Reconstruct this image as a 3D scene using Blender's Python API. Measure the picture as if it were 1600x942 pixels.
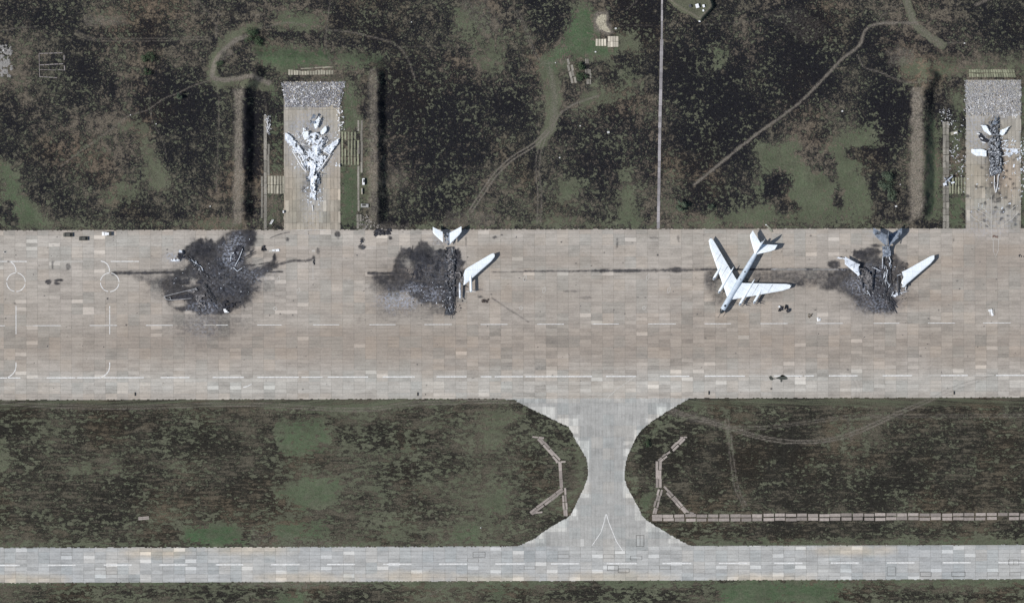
import bpy, math, random
import numpy as np
from mathutils import Vector, Matrix
random.seed(7)
R = math.radians
C = bpy.context.scene
for o in list(bpy.data.objects): bpy.data.objects.remove(o)

# ------------------------------------------------------------------ camera, sky, sun, exposure
S = 0.34                      # metres per photo pixel
TH = -0.0025                  # the apron runs very slightly off the picture's horizontal
CT, ST = math.cos(TH), math.sin(TH)
def P(px, py, z=0.0):
    x, y = (px-800)*S, (471-py)*S
    return Vector((x*CT-y*ST, x*ST+y*CT, z))
def UNP(x, y):                # world -> photo pixel (numpy friendly)
    a, b = x*CT+y*ST, -x*ST+y*CT
    return a/S+800, 471-b/S
cam = bpy.data.objects.new('camera', bpy.data.cameras.new('camera'))
C.collection.objects.link(cam); C.camera = cam
H_CAM = 2600.0
cam.location = (0, 0, H_CAM); cam.rotation_euler = (0, 0, TH)
cam.data.sensor_width = 36; cam.data.lens = 36*H_CAM/(1600*S)
cam.data.clip_start = 10; cam.data.clip_end = 12000

SUN_EL, SHADOW_DIR = R(50), R(13)          # shadows fall towards +x, a little towards +y
w = bpy.data.worlds.new('World'); C.world = w; w.use_nodes = True
nt = w.node_tree; bgn = nt.nodes['Background']
sky = nt.nodes.new('ShaderNodeTexSky'); sky.sky_type = 'NISHITA'; sky.sun_disc = False
sky.sun_elevation = SUN_EL
sdir = Vector((-math.cos(SHADOW_DIR)*math.cos(SUN_EL), -math.sin(SHADOW_DIR)*math.cos(SUN_EL), math.sin(SUN_EL)))
sky.sun_rotation = math.atan2(sdir.x, sdir.y)
nt.links.new(sky.outputs[0], bgn.inputs[0]); bgn.inputs[1].default_value = 0.09
sun = bpy.data.objects.new('sun', bpy.data.lights.new('sun', 'SUN'))
C.collection.objects.link(sun); sun.location = (-300, -60, 400)
sun.rotation_euler = sdir.to_track_quat('Z', 'Y').to_euler()
sun.data.energy = 3.8; sun.data.angle = R(0.5); sun.data.color = (1, .965, .92)
C.view_settings.view_transform = 'Standard'; C.view_settings.look = 'None'
C.view_settings.exposure = 0.0; C.view_settings.gamma = 1
try: C.view_settings.use_curve_mapping = False
except Exception: pass

# ------------------------------------------------------------------ numpy noise and mask painting (in photo-pixel units on the ground)
rng = np.random.RandomState(3)
TBL = rng.rand(256, 256).astype(np.float32)
def vnoise(x, y, s=0):
    x = x+s*17.3; y = y+s*31.7
    xi = np.floor(x).astype(int); yi = np.floor(y).astype(int)
    fx = x-xi; fy = y-yi; fx = fx*fx*(3-2*fx); fy = fy*fy*(3-2*fy)
    a = TBL[yi & 255, xi & 255]; b = TBL[yi & 255, (xi+1) & 255]
    c = TBL[(yi+1) & 255, xi & 255]; d = TBL[(yi+1) & 255, (xi+1) & 255]
    return (a*(1-fx)+b*fx)*(1-fy)+(c*(1-fx)+d*fx)*fy
def fbm(x, y, s=0, o=4):
    t = 0; amp = .5; n = 0
    for k in range(o):
        t = t+amp*vnoise(x*2**k, y*2**k, s+k*5); n += amp; amp *= .55
    return t/n
PAD = 60
YY, XX = np.mgrid[-PAD:942+PAD, -PAD:1600+PAD].astype(np.float32)
def new(v=0.): return np.full(XX.shape, v, np.float32)
WARP = {}
def warp(x, y, sc, seed):
    return (fbm(x/sc, y/sc, seed, 4)-.5)*2
def _apply(M, sl, d, val, soft, mode):
    a = np.clip(.5-d/(2*soft+1e-6), 0, 1); a = a*a*(3-2*a)
    if mode == 'max': M[sl] = np.maximum(M[sl], a*val)
    elif mode == 'mul': M[sl] = M[sl]*(1-a*val)
    elif mode == 'add': M[sl] = M[sl]+a*val
    else: M[sl] = M[sl]*(1-a)+val*a
def _box(x0, y0, x1, y1, m):
    x0 = int(max(0, x0-m+PAD)); y0 = int(max(0, y0-m+PAD)); x1 = int(min(XX.shape[1], x1+m+PAD)); y1 = int(min(XX.shape[0], y1+m+PAD))
    return (slice(y0, max(y1, y0+1)), slice(x0, max(x1, x0+1)))
def ell(M, cx, cy, rx, ry, val=1, soft=4, w=0, ws=14, ang=0, mode='max', seed=1):
    m = soft+w+4; r = max(rx, ry)
    sl = _box(cx-r, cy-r, cx+r, cy+r, m); x = XX[sl]-cx; y = YY[sl]-cy
    c, s = math.cos(R(ang)), math.sin(R(ang)); u = x*c+y*s; v = -x*s+y*c
    q = np.sqrt((u/rx)**2+(v/ry)**2); d = (q-1)*min(rx, ry)
    if w: d = d+w*warp(XX[sl], YY[sl], ws, seed)
    _apply(M, sl, d, val, soft, mode)
def segd(x, y, a, b):
    ax, ay = a; bx, by = b; dx, dy = bx-ax, by-ay; L = dx*dx+dy*dy+1e-9
    t = np.clip(((x-ax)*dx+(y-ay)*dy)/L, 0, 1)
    return np.hypot(x-ax-t*dx, y-ay-t*dy)
def smoothline(pts, n=6):
    if len(pts) < 3: return pts
    out = []
    for i in range(len(pts)-1):
        p0 = pts[max(i-1, 0)]; p1 = pts[i]; p2 = pts[i+1]; p3 = pts[min(i+2, len(pts)-1)]
        for k in range(n):
            t = k/n
            out.append(tuple(.5*((2*p1[j])+(-p0[j]+p2[j])*t+(2*p0[j]-5*p1[j]+4*p2[j]-p3[j])*t*t+(-p0[j]+3*p1[j]-3*p2[j]+p3[j])*t**3) for j in (0, 1)))
    out.append(tuple(pts[-1])); return out
def line(M, pts, wd, val=1, soft=1, w=0, ws=10, mode='max', seed=2, smooth=True):
    if smooth: pts = smoothline(pts)
    xs = [p[0] for p in pts]; ys = [p[1] for p in pts]
    sl = _box(min(xs), min(ys), max(xs), max(ys), wd+soft+w+3); x = XX[sl]; y = YY[sl]
    d = np.full(x.shape, 1e9, np.float32)
    for a, b in zip(pts[:-1], pts[1:]): d = np.minimum(d, segd(x, y, a, b))
    d = d-wd/2
    if w: d = d+w*warp(x, y, ws, seed)
    _apply(M, sl, d, val, soft, mode)
def ruts(M, pts, gap, wd, val, soft=.8, **k):
    wd *= 1.25; val = min(1, val*1.35)
    pts = smoothline(pts)
    for s in (-1, 1):
        q = []
        for i, p in enumerate(pts):
            a = pts[max(i-1, 0)]; b = pts[min(i+1, len(pts)-1)]; dx, dy = b[0]-a[0], b[1]-a[1]; L = math.hypot(dx, dy)+1e-6
            q.append((p[0]-dy/L*gap/2*s, p[1]+dx/L*gap/2*s))
        line(M, q, wd, val, soft, smooth=False, **k)
def inside(x, y, pts):
    ins = np.zeros(np.shape(x), bool); n = len(pts)
    for i in range(n):
        (x1, y1), (x2, y2) = pts[i], pts[(i+1) % n]
        if y1 == y2: continue
        c = ((y1 > y) != (y2 > y)) & (x < (x2-x1)*(y-y1)/(y2-y1)+x1)
        ins ^= c
    return ins
def pdist(x, y, pts):
    d = np.full(np.shape(x), 1e9, np.float32)
    for i in range(len(pts)): d = np.minimum(d, segd(x, y, pts[i], pts[(i+1) % len(pts)]))
    return np.where(inside(x, y, pts), -d, d)
def poly(M, pts, val=1, soft=4, w=0, ws=14, mode='max', seed=3):
    xs = [p[0] for p in pts]; ys = [p[1] for p in pts]
    sl = _box(min(xs), min(ys), max(xs), max(ys), soft+w+3)
    d = pdist(XX[sl], YY[sl], pts)
    if w: d = d+w*warp(XX[sl], YY[sl], ws, seed)
    _apply(M, sl, d, val, soft, mode)
def crop(ox, oy, k): return lambda pts: [(ox+x/k, oy+y/k) for x, y in pts]
def sample(M, px, py):
    x = np.clip(px+PAD, 0, M.shape[1]-1.001); y = np.clip(py+PAD, 0, M.shape[0]-1.001)
    xi = x.astype(int); yi = y.astype(int); fx = x-xi; fy = y-yi
    return (M[yi, xi]*(1-fx)+M[yi, xi+1]*fx)*(1-fy)+(M[yi+1, xi]*(1-fx)+M[yi+1, xi+1]*fx)*fy

# ------------------------------------------------------------------ node helpers
class NG:
    def __init__(s, name, rough=.9, spec=.2):
        s.m = bpy.data.materials.new(name); s.m.use_nodes = True; s.t = s.m.node_tree
        s.b = s.t.nodes['Principled BSDF']; s.b.inputs['Roughness'].default_value = rough
        s.b.inputs['Specular IOR Level'].default_value = spec
        s.geo = s.t.nodes.new('ShaderNodeNewGeometry')
    def L(s, a, b): s.t.links.new(a, b)
    def put(s, sock, v):
        if isinstance(v, (int, float)): sock.default_value = v
        elif isinstance(v, tuple): sock.default_value = v if len(v) == len(sock.default_value) else v+(1,)
        else: s.L(v, sock)
    def math(s, op, a, b=0., c=None, clamp=False):
        n = s.t.nodes.new('ShaderNodeMath'); n.operation = op; n.use_clamp = clamp
        s.put(n.inputs[0], a); s.put(n.inputs[1], b)
        if c is not None: s.put(n.inputs[2], c)
        return n.outputs[0]
    def vmul(s, v, k):
        n = s.t.nodes.new('ShaderNodeVectorMath'); n.operation = 'MULTIPLY'; s.L(v, n.inputs[0]); n.inputs[1].default_value = k
        return n.outputs[0]
    def pos(s, k=(1, 1, 1), obj=False):
        if obj:
            t = s.t.nodes.new('ShaderNodeTexCoord'); return s.vmul(t.outputs['Object'], k)
        return s.vmul(s.geo.outputs['Position'], k)
    def noise(s, vec, scale, detail=3, rough=.55, dist=0, out=0):
        n = s.t.nodes.new('ShaderNodeTexNoise'); s.L(vec, n.inputs['Vector']); n.inputs['Scale'].default_value = scale
        n.inputs['Detail'].default_value = detail; n.inputs['Roughness'].default_value = rough; n.inputs['Distortion'].default_value = dist
        return n.outputs[out]
    def white(s, vec):
        n = s.t.nodes.new('ShaderNodeTexWhiteNoise'); n.noise_dimensions = '3D'; s.L(vec, n.inputs['Vector']); return n.outputs['Value']
    def comb(s, x, y, z=0.):
        n = s.t.nodes.new('ShaderNodeCombineXYZ'); s.put(n.inputs[0], x); s.put(n.inputs[1], y); s.put(n.inputs[2], z); return n.outputs[0]
    def sep(s, v):
        n = s.t.nodes.new('ShaderNodeSeparateXYZ'); s.L(v, n.inputs[0]); return n.outputs
    def rng(s, v, a, b, c=0., d=1., smooth=False):
        n = s.t.nodes.new('ShaderNodeMapRange'); n.interpolation_type = 'SMOOTHSTEP' if smooth else 'LINEAR'
        s.put(n.inputs[0], v); n.inputs[1].default_value = a; n.inputs[2].default_value = b; n.inputs[3].default_value = c; n.inputs[4].default_value = d
        return n.outputs[0]
    def mix(s, f, a, b, mode='MIX'):
        n = s.t.nodes.new('ShaderNodeMix'); n.data_type = 'RGBA'; n.blend_type = mode
        s.put(n.inputs[0], f); s.put(n.inputs[6], a); s.put(n.inputs[7], b); return n.outputs[2]
    def scale(s, col, f):
        n = s.t.nodes.new('ShaderNodeVectorMath'); n.operation = 'SCALE'; s.put(n.inputs[0], col); s.put(n.inputs['Scale'], f); return n.outputs[0]
    def ramp(s, v, stops):
        n = s.t.nodes.new('ShaderNodeValToRGB'); e = n.color_ramp.elements
        while len(e) < len(stops): e.new(.5)
        for k, (p, c) in enumerate(stops): e[k].position = p; e[k].color = c+(1,)
        s.L(v, n.inputs[0]); return n.outputs[0]
    def attr(s, name):
        n = s.t.nodes.new('ShaderNodeAttribute'); n.attribute_name = name
        r = s.t.nodes.new('ShaderNodeSeparateColor'); s.L(n.outputs['Color'], r.inputs[0])
        return r.outputs[0], r.outputs[1], r.outputs[2], n.outputs['Alpha']
    def bump(s, h, dist, strength=1.):
        n = s.t.nodes.new('ShaderNodeBump'); n.inputs['Strength'].default_value = strength; n.inputs['Distance'].default_value = dist
        s.L(h, n.inputs['Height']); s.L(n.outputs[0], s.b.inputs['Normal'])
    def done(s, col): s.put(s.b.inputs['Base Color'], col); return s.m

# ------------------------------------------------------------------ object helpers
def mesh_obj(name, verts, faces, mat, parent=None, smooth=False):
    me = bpy.data.meshes.new(name); me.from_pydata([tuple(v) for v in verts], [], faces); me.materials.append(mat)
    if smooth:
        me.polygons.foreach_set('use_smooth', [True]*len(me.polygons))
    me.update(); o = bpy.data.objects.new(name, me); C.collection.objects.link(o)
    if parent: o.parent = parent
    return o
def tag(o, label=None, cat=None, group=None, kind=None):
    if label: o['label'] = label
    if cat: o['category'] = cat
    if group: o['group'] = group
    if kind: o['kind'] = kind
    return o
def empty(name, loc, rz=0., label=None, cat=None, group=None):
    o = bpy.data.objects.new(name, None); C.collection.objects.link(o); o.location = loc; o.rotation_euler = (0, 0, rz)
    o.empty_display_size = 1
    return tag(o, label, cat, group)
def rootm(root): return Matrix.Translation(root.location) @ root.rotation_euler.to_matrix().to_4x4()
class MB:
    def __init__(s): s.v = []; s.f = []
    def add(s, vs, fs):
        n = len(s.v); s.v += [Vector(v) for v in vs]; s.f += [tuple(i+n for i in f) for f in fs]; return s
    def box(s, c, size, rz=0., tilt=0., taper=1.):
        x, y, z = size[0]/2, size[1]/2, size[2]/2; vs = []
        m = Matrix.Rotation(rz, 3, 'Z') @ Matrix.Rotation(tilt, 3, 'X')
        for dz in (-1, 1):
            t = taper if dz > 0 else 1
            for dx, dy in ((-1, -1), (1, -1), (1, 1), (-1, 1)): vs.append(m @ Vector((dx*x*t, dy*y*t, dz*z))+Vector(c))
        return s.add(vs, [(3, 2, 1, 0), (4, 5, 6, 7), (0, 1, 5, 4), (1, 2, 6, 5), (2, 3, 7, 6), (3, 0, 4, 7)])
    def loft(s, rings, cap=True, closed=True):
        n = len(rings[0]); vs = [p for r in rings for p in r]; fs = []
        for i in range(len(rings)-1):
            for k in range(n if closed else n-1):
                a = i*n+k; b = i*n+(k+1) % n; fs.append((a, b, b+n, a+n))
        if cap: fs += [tuple(range(n-1, -1, -1)), tuple(range((len(rings)-1)*n, len(rings)*n))]
        return s.add(vs, fs)
    def tube(s, a, b, r, n=6, r2=None):
        a, b = Vector(a), Vector(b); d = b-a
        if d.length < 1e-5: return s
        d.normalize(); u = d.orthogonal().normalized(); v = d.cross(u); r2 = r if r2 is None else r2
        return s.loft([[a+(u*math.cos(t)+v*math.sin(t))*r for t in [k*2*math.pi/n for k in range(n)]],
                       [b+(u*math.cos(t)+v*math.sin(t))*r2 for t in [k*2*math.pi/n for k in range(n)]]])
    def prism(s, pts, z0, z1):
        n = len(pts); vs = [(p[0], p[1], z0) for p in pts]+[(p[0], p[1], z1) for p in pts]
        a = sum(pts[i][0]*pts[(i+1) % n][1]-pts[(i+1) % n][0]*pts[i][1] for i in range(n))
        fs = [tuple(range(n-1, -1, -1)), tuple(range(n, 2*n))]+[(i, (i+1) % n, (i+1) % n+n, i+n) for i in range(n)]
        if a < 0: fs = [tuple(reversed(f)) for f in fs]
        return s.add(vs, fs)
    def chunk(s, c, size, rnd):
        x, y, z = size; vs = []
        a = rnd.random()*6.3; ca, sa = math.cos(a), math.sin(a)
        for dz in (0, 1):
            for dx, dy in ((-1, -1), (1, -1), (1, 1), (-1, 1)):
                q = 1-.35*dz
                u = dx*x/2*q*(.6+.6*rnd.random()); v = dy*y/2*q*(.6+.6*rnd.random())
                vs.append((c[0]+u*ca-v*sa, c[1]+u*sa+v*ca, c[2]+dz*z*(.5+.8*rnd.random())))
        return s.add(vs, [(3, 2, 1, 0), (4, 5, 6, 7), (0, 1, 5, 4), (1, 2, 6, 5), (2, 3, 7, 6), (3, 0, 4, 7)])
    def build(s, name, mat, parent=None, world=False, smooth=False):
        vs = s.v
        if parent is not None and world:
            inv = rootm(parent).inverted(); vs = [inv @ v for v in vs]
        return mesh_obj(name, vs, s.f, mat, parent, smooth)
def thing(mb, name, mat, loc, label, cat, group=None, kind=None, smooth=False):
    """a one-mesh thing, origin at its base; mb in world coordinates"""
    mb.v = [v-Vector(loc) for v in mb.v]
    o = mb.build(name, mat, smooth=smooth); o.location = loc; return tag(o, label, cat, group, kind)
def grid_obj(name, xs, ys, zfun, mat, masks=None, keep=None, attrname='mask', skirt=0.):
    xs = np.asarray(xs, np.float64); ys = np.asarray(ys, np.float64)
    GX, GY = np.meshgrid(xs, ys); px, py = UNP(GX, GY); GZ = zfun(px, py)
    nx, ny = len(xs), len(ys)
    co = np.stack([GX, GY, GZ], -1).reshape(-1, 3).astype(np.float32)
    idx = np.arange(nx*ny).reshape(ny, nx)
    F = np.stack([idx[:-1, :-1], idx[:-1, 1:], idx[1:, 1:], idx[1:, :-1]], -1).reshape(-1, 4)
    if keep is not None:
        cx = (GX[:-1, :-1]+GX[1:, 1:])/2; cy = (GY[:-1, :-1]+GY[1:, 1:])/2
        qx, qy = UNP(cx, cy); F = F[keep(qx, qy).ravel()]
        used = np.unique(F); remap = np.full(nx*ny, -1); remap[used] = np.arange(len(used)); F = remap[F]; co = co[used]
    else: used = None
    me = bpy.data.meshes.new(name); me.vertices.add(len(co)); me.vertices.foreach_set('co', co.ravel())
    me.loops.add(F.size); me.loops.foreach_set('vertex_index', F.ravel().astype(np.int32))
    me.polygons.add(len(F)); me.polygons.foreach_set('loop_start', np.arange(0, F.size, 4, dtype=np.int32))
    me.polygons.foreach_set('use_smooth', np.ones(len(F), bool))
    me.update(calc_edges=True); me.materials.append(mat)
    if masks:
        a = me.attributes.new(attrname, 'FLOAT_COLOR', 'POINT')
        D = np.stack([sample(m, px, py).ravel() if m is not None else np.zeros(nx*ny) for m in masks], -1)
        if used is not None: D = D[used]
        a.data.foreach_set('color', D.astype(np.float32).ravel())
    o = bpy.data.objects.new(name, me); C.collection.objects.link(o); tag(o, kind='structure'); return o

# ------------------------------------------------------------------ GROUND: what grows and lies where (green, bare dirt, scorched with painted bank shade, lush)
V, D, K, G = new(0.16), new(0), new(.25), new(.15)
# scorched ground, plus the left bank's cast shadow painted as a dark strip
for a in [(270,160,75,50,.9), (680,190,95,105,.95), (690,300,60,45,.8), (560,40,60,35,.4), (960,235,75,70,.85), (1110,150,75,120,.95), (1240,90,70,100,1), (1375,70,60,45,.6),
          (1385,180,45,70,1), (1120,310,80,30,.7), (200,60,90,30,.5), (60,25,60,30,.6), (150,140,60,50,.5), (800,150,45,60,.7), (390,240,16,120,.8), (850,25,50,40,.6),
          (455,55,35,12,.7), (1000,20,50,50,.7), (1510,60,110,28,.55), (880,200,30,30,.7), (1210,290,28,20,.9), (470,20,30,8,.5), (330,250,25,80,.4), (620,350,40,12,.5), (970,120,30,25,.6),
          (120,245,60,60,.45), (60,190,70,40,.4), (745,35,18,40,.4),
          (300,690,80,35,.8), (610,685,75,22,.9), (660,735,60,22,.8), (850,690,55,60,.75), (230,760,110,35,.6), (120,810,140,20,.6), (30,665,50,20,.7), (690,800,60,30,.5), (720,720,50,20,.6),
          (420,700,30,40,.6), (1200,720,110,60,.6), (1370,760,90,45,.6), (1040,700,60,60,.7), (1500,700,90,50,.4), (1100,830,90,12,.6), (1400,832,200,12,.6), (300,928,260,8,.7), (960,930,130,10,.8), (1480,932,140,8,.8)]:
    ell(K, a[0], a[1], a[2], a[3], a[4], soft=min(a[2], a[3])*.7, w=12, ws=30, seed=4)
# green growth
for pts, v, g in [([(0,250),(30,275),(58,325),(80,358),(0,358)], .95, .6), ([(-60,250),(0,250),(0,360),(-60,360)], .9, .5),
    ([(430,14),(516,16),(516,52),(470,50),(430,44)], .8, .4), ([(395,72),(515,76),(522,106),(440,110),(400,100)], .95, .8), ([(520,78),(606,82),(600,102),(560,108),(522,104)], .9, .6),
    ([(905,8),(925,12),(935,60),(962,80),(940,92),(880,95),(866,115),(842,104),(872,66),(890,28)], 1, .9), ([(836,95),(905,92),(870,125),(872,150),(880,172),(858,195),(855,150)], 1, .35),
    ([(908,148),(930,132),(946,145),(990,150),(960,160),(900,172)], .85, .3), ([(960,55),(995,50),(1000,80),(962,84)], .85, .2), ([(950,98),(985,95),(1010,130),(985,142),(962,125)], .75, .2),
    ([(1112,70),(1138,78),(1134,112),(1118,108)], .95, .4), ([(1180,222),(1245,216),(1260,250),(1330,200),(1370,180),(1375,240),(1345,270),(1370,310),(1360,352),(1100,352),(1110,340),(1190,318),(1170,290),(1188,262)], .95, .35),
    ([(868,282),(930,270),(935,300),(875,318)], .8, .3), ([(966,268),(986,262),(988,300),(1010,340),(1008,358),(960,358),(965,320)], .9, .3), ([(640,344),(700,345),(760,350),(840,335),(1000,346),(1420,346),(1420,358),(640,358)], .75, .2),
    ([(178,196),(215,178),(238,205),(246,236),(262,265),(268,300),(240,300),(222,262),(212,208),(180,206)], .72, .15), ([(158,300),(190,275),(225,300),(205,320),(165,325)], .7, .3), ([(0,340),(420,346),(420,358),(0,358)], .66, .2),
    ([(400,352),(444,350),(444,358),(400,358)], .5, .1), ([(694,2),(750,0),(796,55),(792,112),(745,115),(712,60)], .55, .3), ([(1400,88),(1510,96),(1600,85),(1660,90),(1660,122),(1510,122),(1460,122),(1400,120)], .66, .2),
    ([(416,128),(445,128),(445,276),(416,276)], .5, .5), ([(416,304),(445,304),(445,358),(416,358)], .55, .4), ([(531,128),(560,128),(566,205),(531,205)], .8, .5), ([(531,258),(562,258),(562,358),(531,358)], .95, .65),
    ([(562,190),(578,190),(578,330),(562,330)], .6, .2), ([(1444,178),(1472,178),(1472,345),(1444,345)], .95, .5), ([(1482,140),(1509,140),(1509,275),(1482,275)], .7, .35), ([(1482,304),(1509,304),(1509,358),(1482,358)], .9, .6),
    ([(1592,100),(1660,100),(1660,358),(1592,358)], .8, .5), ([(600,110),(650,120),(640,128),(598,125)], .4, .1),
    # south of the apron
    ([(-60,624),(1660,620),(1660,634),(1100,636),(800,628),(500,650),(300,634),(-60,634)], .82, .3), ([(430,655),(500,650),(520,680),(500,712),(445,715),(425,690)], .95, .6), ([(425,770),(470,740),(540,745),(530,790),(470,800)], .92, .5),
    ([(430,815),(520,808),(515,852),(420,852)], .9, .6), ([(285,828),(330,818),(370,822),(385,852),(280,852)], 1, 1), ([(600,808),(640,815),(660,852),(580,852)], .7, .2), ([(705,818),(750,812),(752,852),(700,852)], .9, .5),
    ([(752,640),(830,640),(800,665),(790,710),(745,705),(740,660)], .75, .2), ([(600,700),(660,690),(670,712),(600,720)], .7, .2), ([(745,770),(800,745),(800,800),(760,810)], .85, .3), ([(-60,660),(15,690),(30,740),(-60,760)], .7, .2),
    ([(95,728),(140,724),(145,742),(100,746)], .8, .2), ([(168,712),(192,722),(195,742),(170,746)], .75, .2), ([(570,755),(615,760),(610,790),(575,785)], .7, .3), ([(640,745),(668,752),(664,772),(642,768)], .7, .2),
    ([(-60,842),(810,842),(840,842),(810,858),(-60,858)], .8, .3), ([(1080,840),(1660,838),(1660,856),(1080,858)], .85, .35), ([(-60,904),(1660,900),(1660,917),(-60,918)], .92, .45), ([(1100,905),(1330,905),(1310,930),(1330,945),(1120,945),(1125,925)], 1, .75),
    ([(430,925),(480,922),(485,1000),(425,1000)], .9, .6), ([(760,915),(800,912),(790,945),(770,945)], .8, .5), ([(1145,915),(1200,912),(1210,1000),(1140,1000)], .9, .6),
    ([(995,780),(1020,762),(1022,800),(1005,808)], .95, .5), ([(1035,700),(1050,705),(1075,740),(1066,742)], .85, .3), ([(1255,720),(1295,728),(1290,748),(1262,742)], .7, .1), ([(1390,738),(1465,736),(1460,752),(1400,748)], .6, .1), ([(1230,770),(1258,768),(1250,788),(1225,782)], .6, .1),
    ([(808,626),(900,672),(918,712),(918,758),(890,806),(812,853),(845,826),(880,795),(898,752),(896,716),(880,682)], .72, .2), ([(1082,622),(1022,656),(980,712),(980,752),(1010,808),(1080,852),(1040,836),(1000,790),(992,740),(1002,700),(1040,664),(1110,640)], .8, .3)]:
    poly(V, pts, v*.93, soft=20, w=9, ws=16, seed=6); poly(G, pts, g, soft=12, w=6, seed=7)
line(V, [(852,95),(866,130),(866,170),(858,200),(846,222)], 20, .95, 6, w=5, ws=9); line(V, [(405,40),(372,50),(345,75),(332,105),(340,128),(380,130),(425,138)], 16, .7, 6, w=4)
poly(V, [(-60,626),(905,626),(905,852),(-60,856)], .29, soft=14, w=10); poly(V, [(420,640),(905,640),(905,852),(420,852)], .40, soft=25, w=12); poly(V, [(1000,626),(1660,622),(1660,852),(1000,852)], .21, soft=14, w=10); poly(V, [(-60,905),(1660,900),(1660,1000),(-60,1000)], .36, soft=6); poly(V, [(-60,-60),(340,-60),(340,358),(-60,358)], .2, soft=30, w=10); poly(V, [(590,260),(1200,260),(1200,358),(590,358)], .3, soft=30, w=10)
poly(V, [(640,-60),(1000,-60),(1000,250),(640,250)], .22, soft=30, w=10)
# scorched clumps left inside the green
for a in [(10,330,14,14), (60,300,12,22), (1215,285,26,20), (1215,310,20,14), (1282,256,28,17), (1310,310,9,15), (1378,300,24,28), (1345,240,34,12), (1262,240,22,10), (20,345,10,8), (1300,275,10,9), (1230,325,18,10), (470,300,6,6)]:
    ell(V, a[0], a[1], a[2], a[3], .8, soft=5, w=7, ws=10, mode='mul', seed=9)
# bare soil, banks and worn ground
for pts, v in [([(366,142),(380,136),(379,348),(364,352)], .62), ([(577,108),(590,108),(591,350),(576,352)], .42), ([(1424,140),(1440,136),(1441,340),(1422,345)], .72), ([(1400,70),(1430,78),(1425,100),(1395,104)], .35),
    ([(928,22),(948,20),(958,50),(950,58),(930,45)], 1.), ([(1458,56),(1472,66),(1466,74),(1440,56),(1430,45)], .35), ([(700,330),(780,335),(770,352),(690,352)], .22), ([(130,26),(190,28),(200,38),(135,42)], .35), ([(720,0),(760,0),(785,40),(760,60),(725,20)], .2),
    ([(395,828),(460,838),(520,842),(520,854),(390,854)], .18), ([(340,910),(380,906),(560,905),(555,912),(470,920),(390,914)], .3), ([(1385,78),(1425,80),(1430,100),(1390,105)], .3), ([(560,352),(640,350),(640,358),(560,358)], .4), ([(600,250),(640,270),(630,300),(605,290)], .15), ([(1190,20),(1250,10),(1300,50),(1260,70)], .12)]:
    poly(D, pts, v, soft=4.5, w=5, ws=8, seed=11)
# tracks
line(D, [(1432,36),(1405,36),(1370,38),(1352,48),(1342,72),(1315,93),(1290,120),(1255,155),(1222,182),(1190,204),(1150,235),(1108,270),(1085,288)], 3.8, .9, 1.6, w=1.3, ws=7)
line(D, [(1415,-5),(1428,34),(1445,50),(1472,70)], 8, .45, 3, w=2); line(V, [(1415,-5),(1428,34),(1445,52),(1472,70)], 13, .9, 3, w=2)
line(D, [(1340,85),(1350,105),(1375,113),(1400,124),(1420,129),(1455,127)], 1.5, .8, .8, w=.5)
line(D, [(1475,68),(1510,67)], 2, .5, 1, w=1); line(D, [(1525,8),(1545,-2)], 5, .5, 2)
line(D, [(1370,35),(1385,20),(1410,5)], 1.5, .45, 1)
line(D, [(398,52),(372,62),(350,78),(338,95),(332,118),(345,125),(372,123),(392,120),(420,130)], 7, .9, 2, w=1.6)
line(D, [(360,82),(345,92)], 8, .5, 3)
line(D, [(330,125),(300,135),(280,145),(255,155),(230,172),(200,182),(170,205),(128,235),(95,260)], 1.3, .7, .7)
line(D, [(338,130),(342,160),(342,190),(340,235),(338,300)], 1.3, .45, .8)
line(D, [(-60,50),(0,48),(35,43),(58,42)], 1.5, .6, .8); ruts(D, [(118,50),(128,56),(150,62),(220,63),(262,62),(310,60),(330,62)], 4, .9, .42)
line(D, [(308,0),(325,20),(336,35),(338,60)], 1.3, .6, .8); line(D, [(346,-10),(341,30),(340,50)], 1.2, .5, .8); line(D, [(340,22),(430,25)], 1, .35, .8)
line(D, [(518,-10),(511,40),(509,72),(518,100),(521,106)], 1.4, .6, .8); line(D, [(400,46),(430,39),(450,36),(470,38),(478,42)], 1.6, .6, .8); line(D, [(130,30),(320,20)], .9, .3, .8)
line(D, [(512,48),(545,50),(580,58),(610,66),(625,76),(636,90),(643,108),(648,122)], 1.6, .7, .8)
line(D, [(625,73),(700,74),(790,74)], 1.1, .35, .8); line(D, [(530,117),(545,140),(552,172),(558,200)], 1, .5, .7); line(D, [(400,130),(412,150),(418,180)], 1.2, .4, .7)
ruts(D, [(806,18),(820,42),(830,70),(842,95)], 4, 1.2, .45); ruts(D, [(856,205),(835,226),(800,248),(775,272),(755,300),(735,330)], 5, 1.5, .75); ruts(D, [(850,215),(842,240),(840,270),(843,300),(842,350)], 5.5, 1.4, .5)
line(D, [(862,200),(875,178),(900,162),(935,150)], 3, .7, 1.2); line(D, [(858,100),(866,150),(862,200),(848,215)], 9, .45, 4, w=3, ws=8); line(D, [(850,100),(890,95)], 8, .3, 4, w=2); line(D, [(234,148),(238,190),(252,215),(262,250)], 1.2, .5, .8)
line(D, [(980,15),(995,2)], 2, .4, 1); line(D, [(965,40),(1020,40)], 1, .3, .7); line(D, [(1100,38),(1150,36),(1200,28)], 1.3, .35, .8)
line(D, [(1450,130),(1476,160),(1478,185)], 1.3, .3, .9)
ruts(D, [(-60,620),(0,628),(60,633),(150,636),(250,635),(330,632),(400,632),(470,636),(540,640),(590,638),(640,631),(720,628),(810,626)], 4.5, 1.1, .7)
ruts(D, [(1040,636),(1075,650),(1120,662),(1170,678),(1215,688),(1265,690),(1310,684),(1350,670),(1400,647),(1440,630),(1462,620)], 4.5, 1.5, .6)
ruts(D, [(1080,645),(1130,665),(1190,668),(1260,660),(1320,652),(1400,650),(1500,650),(1660,648)], 4, 1.1, .4)
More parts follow.
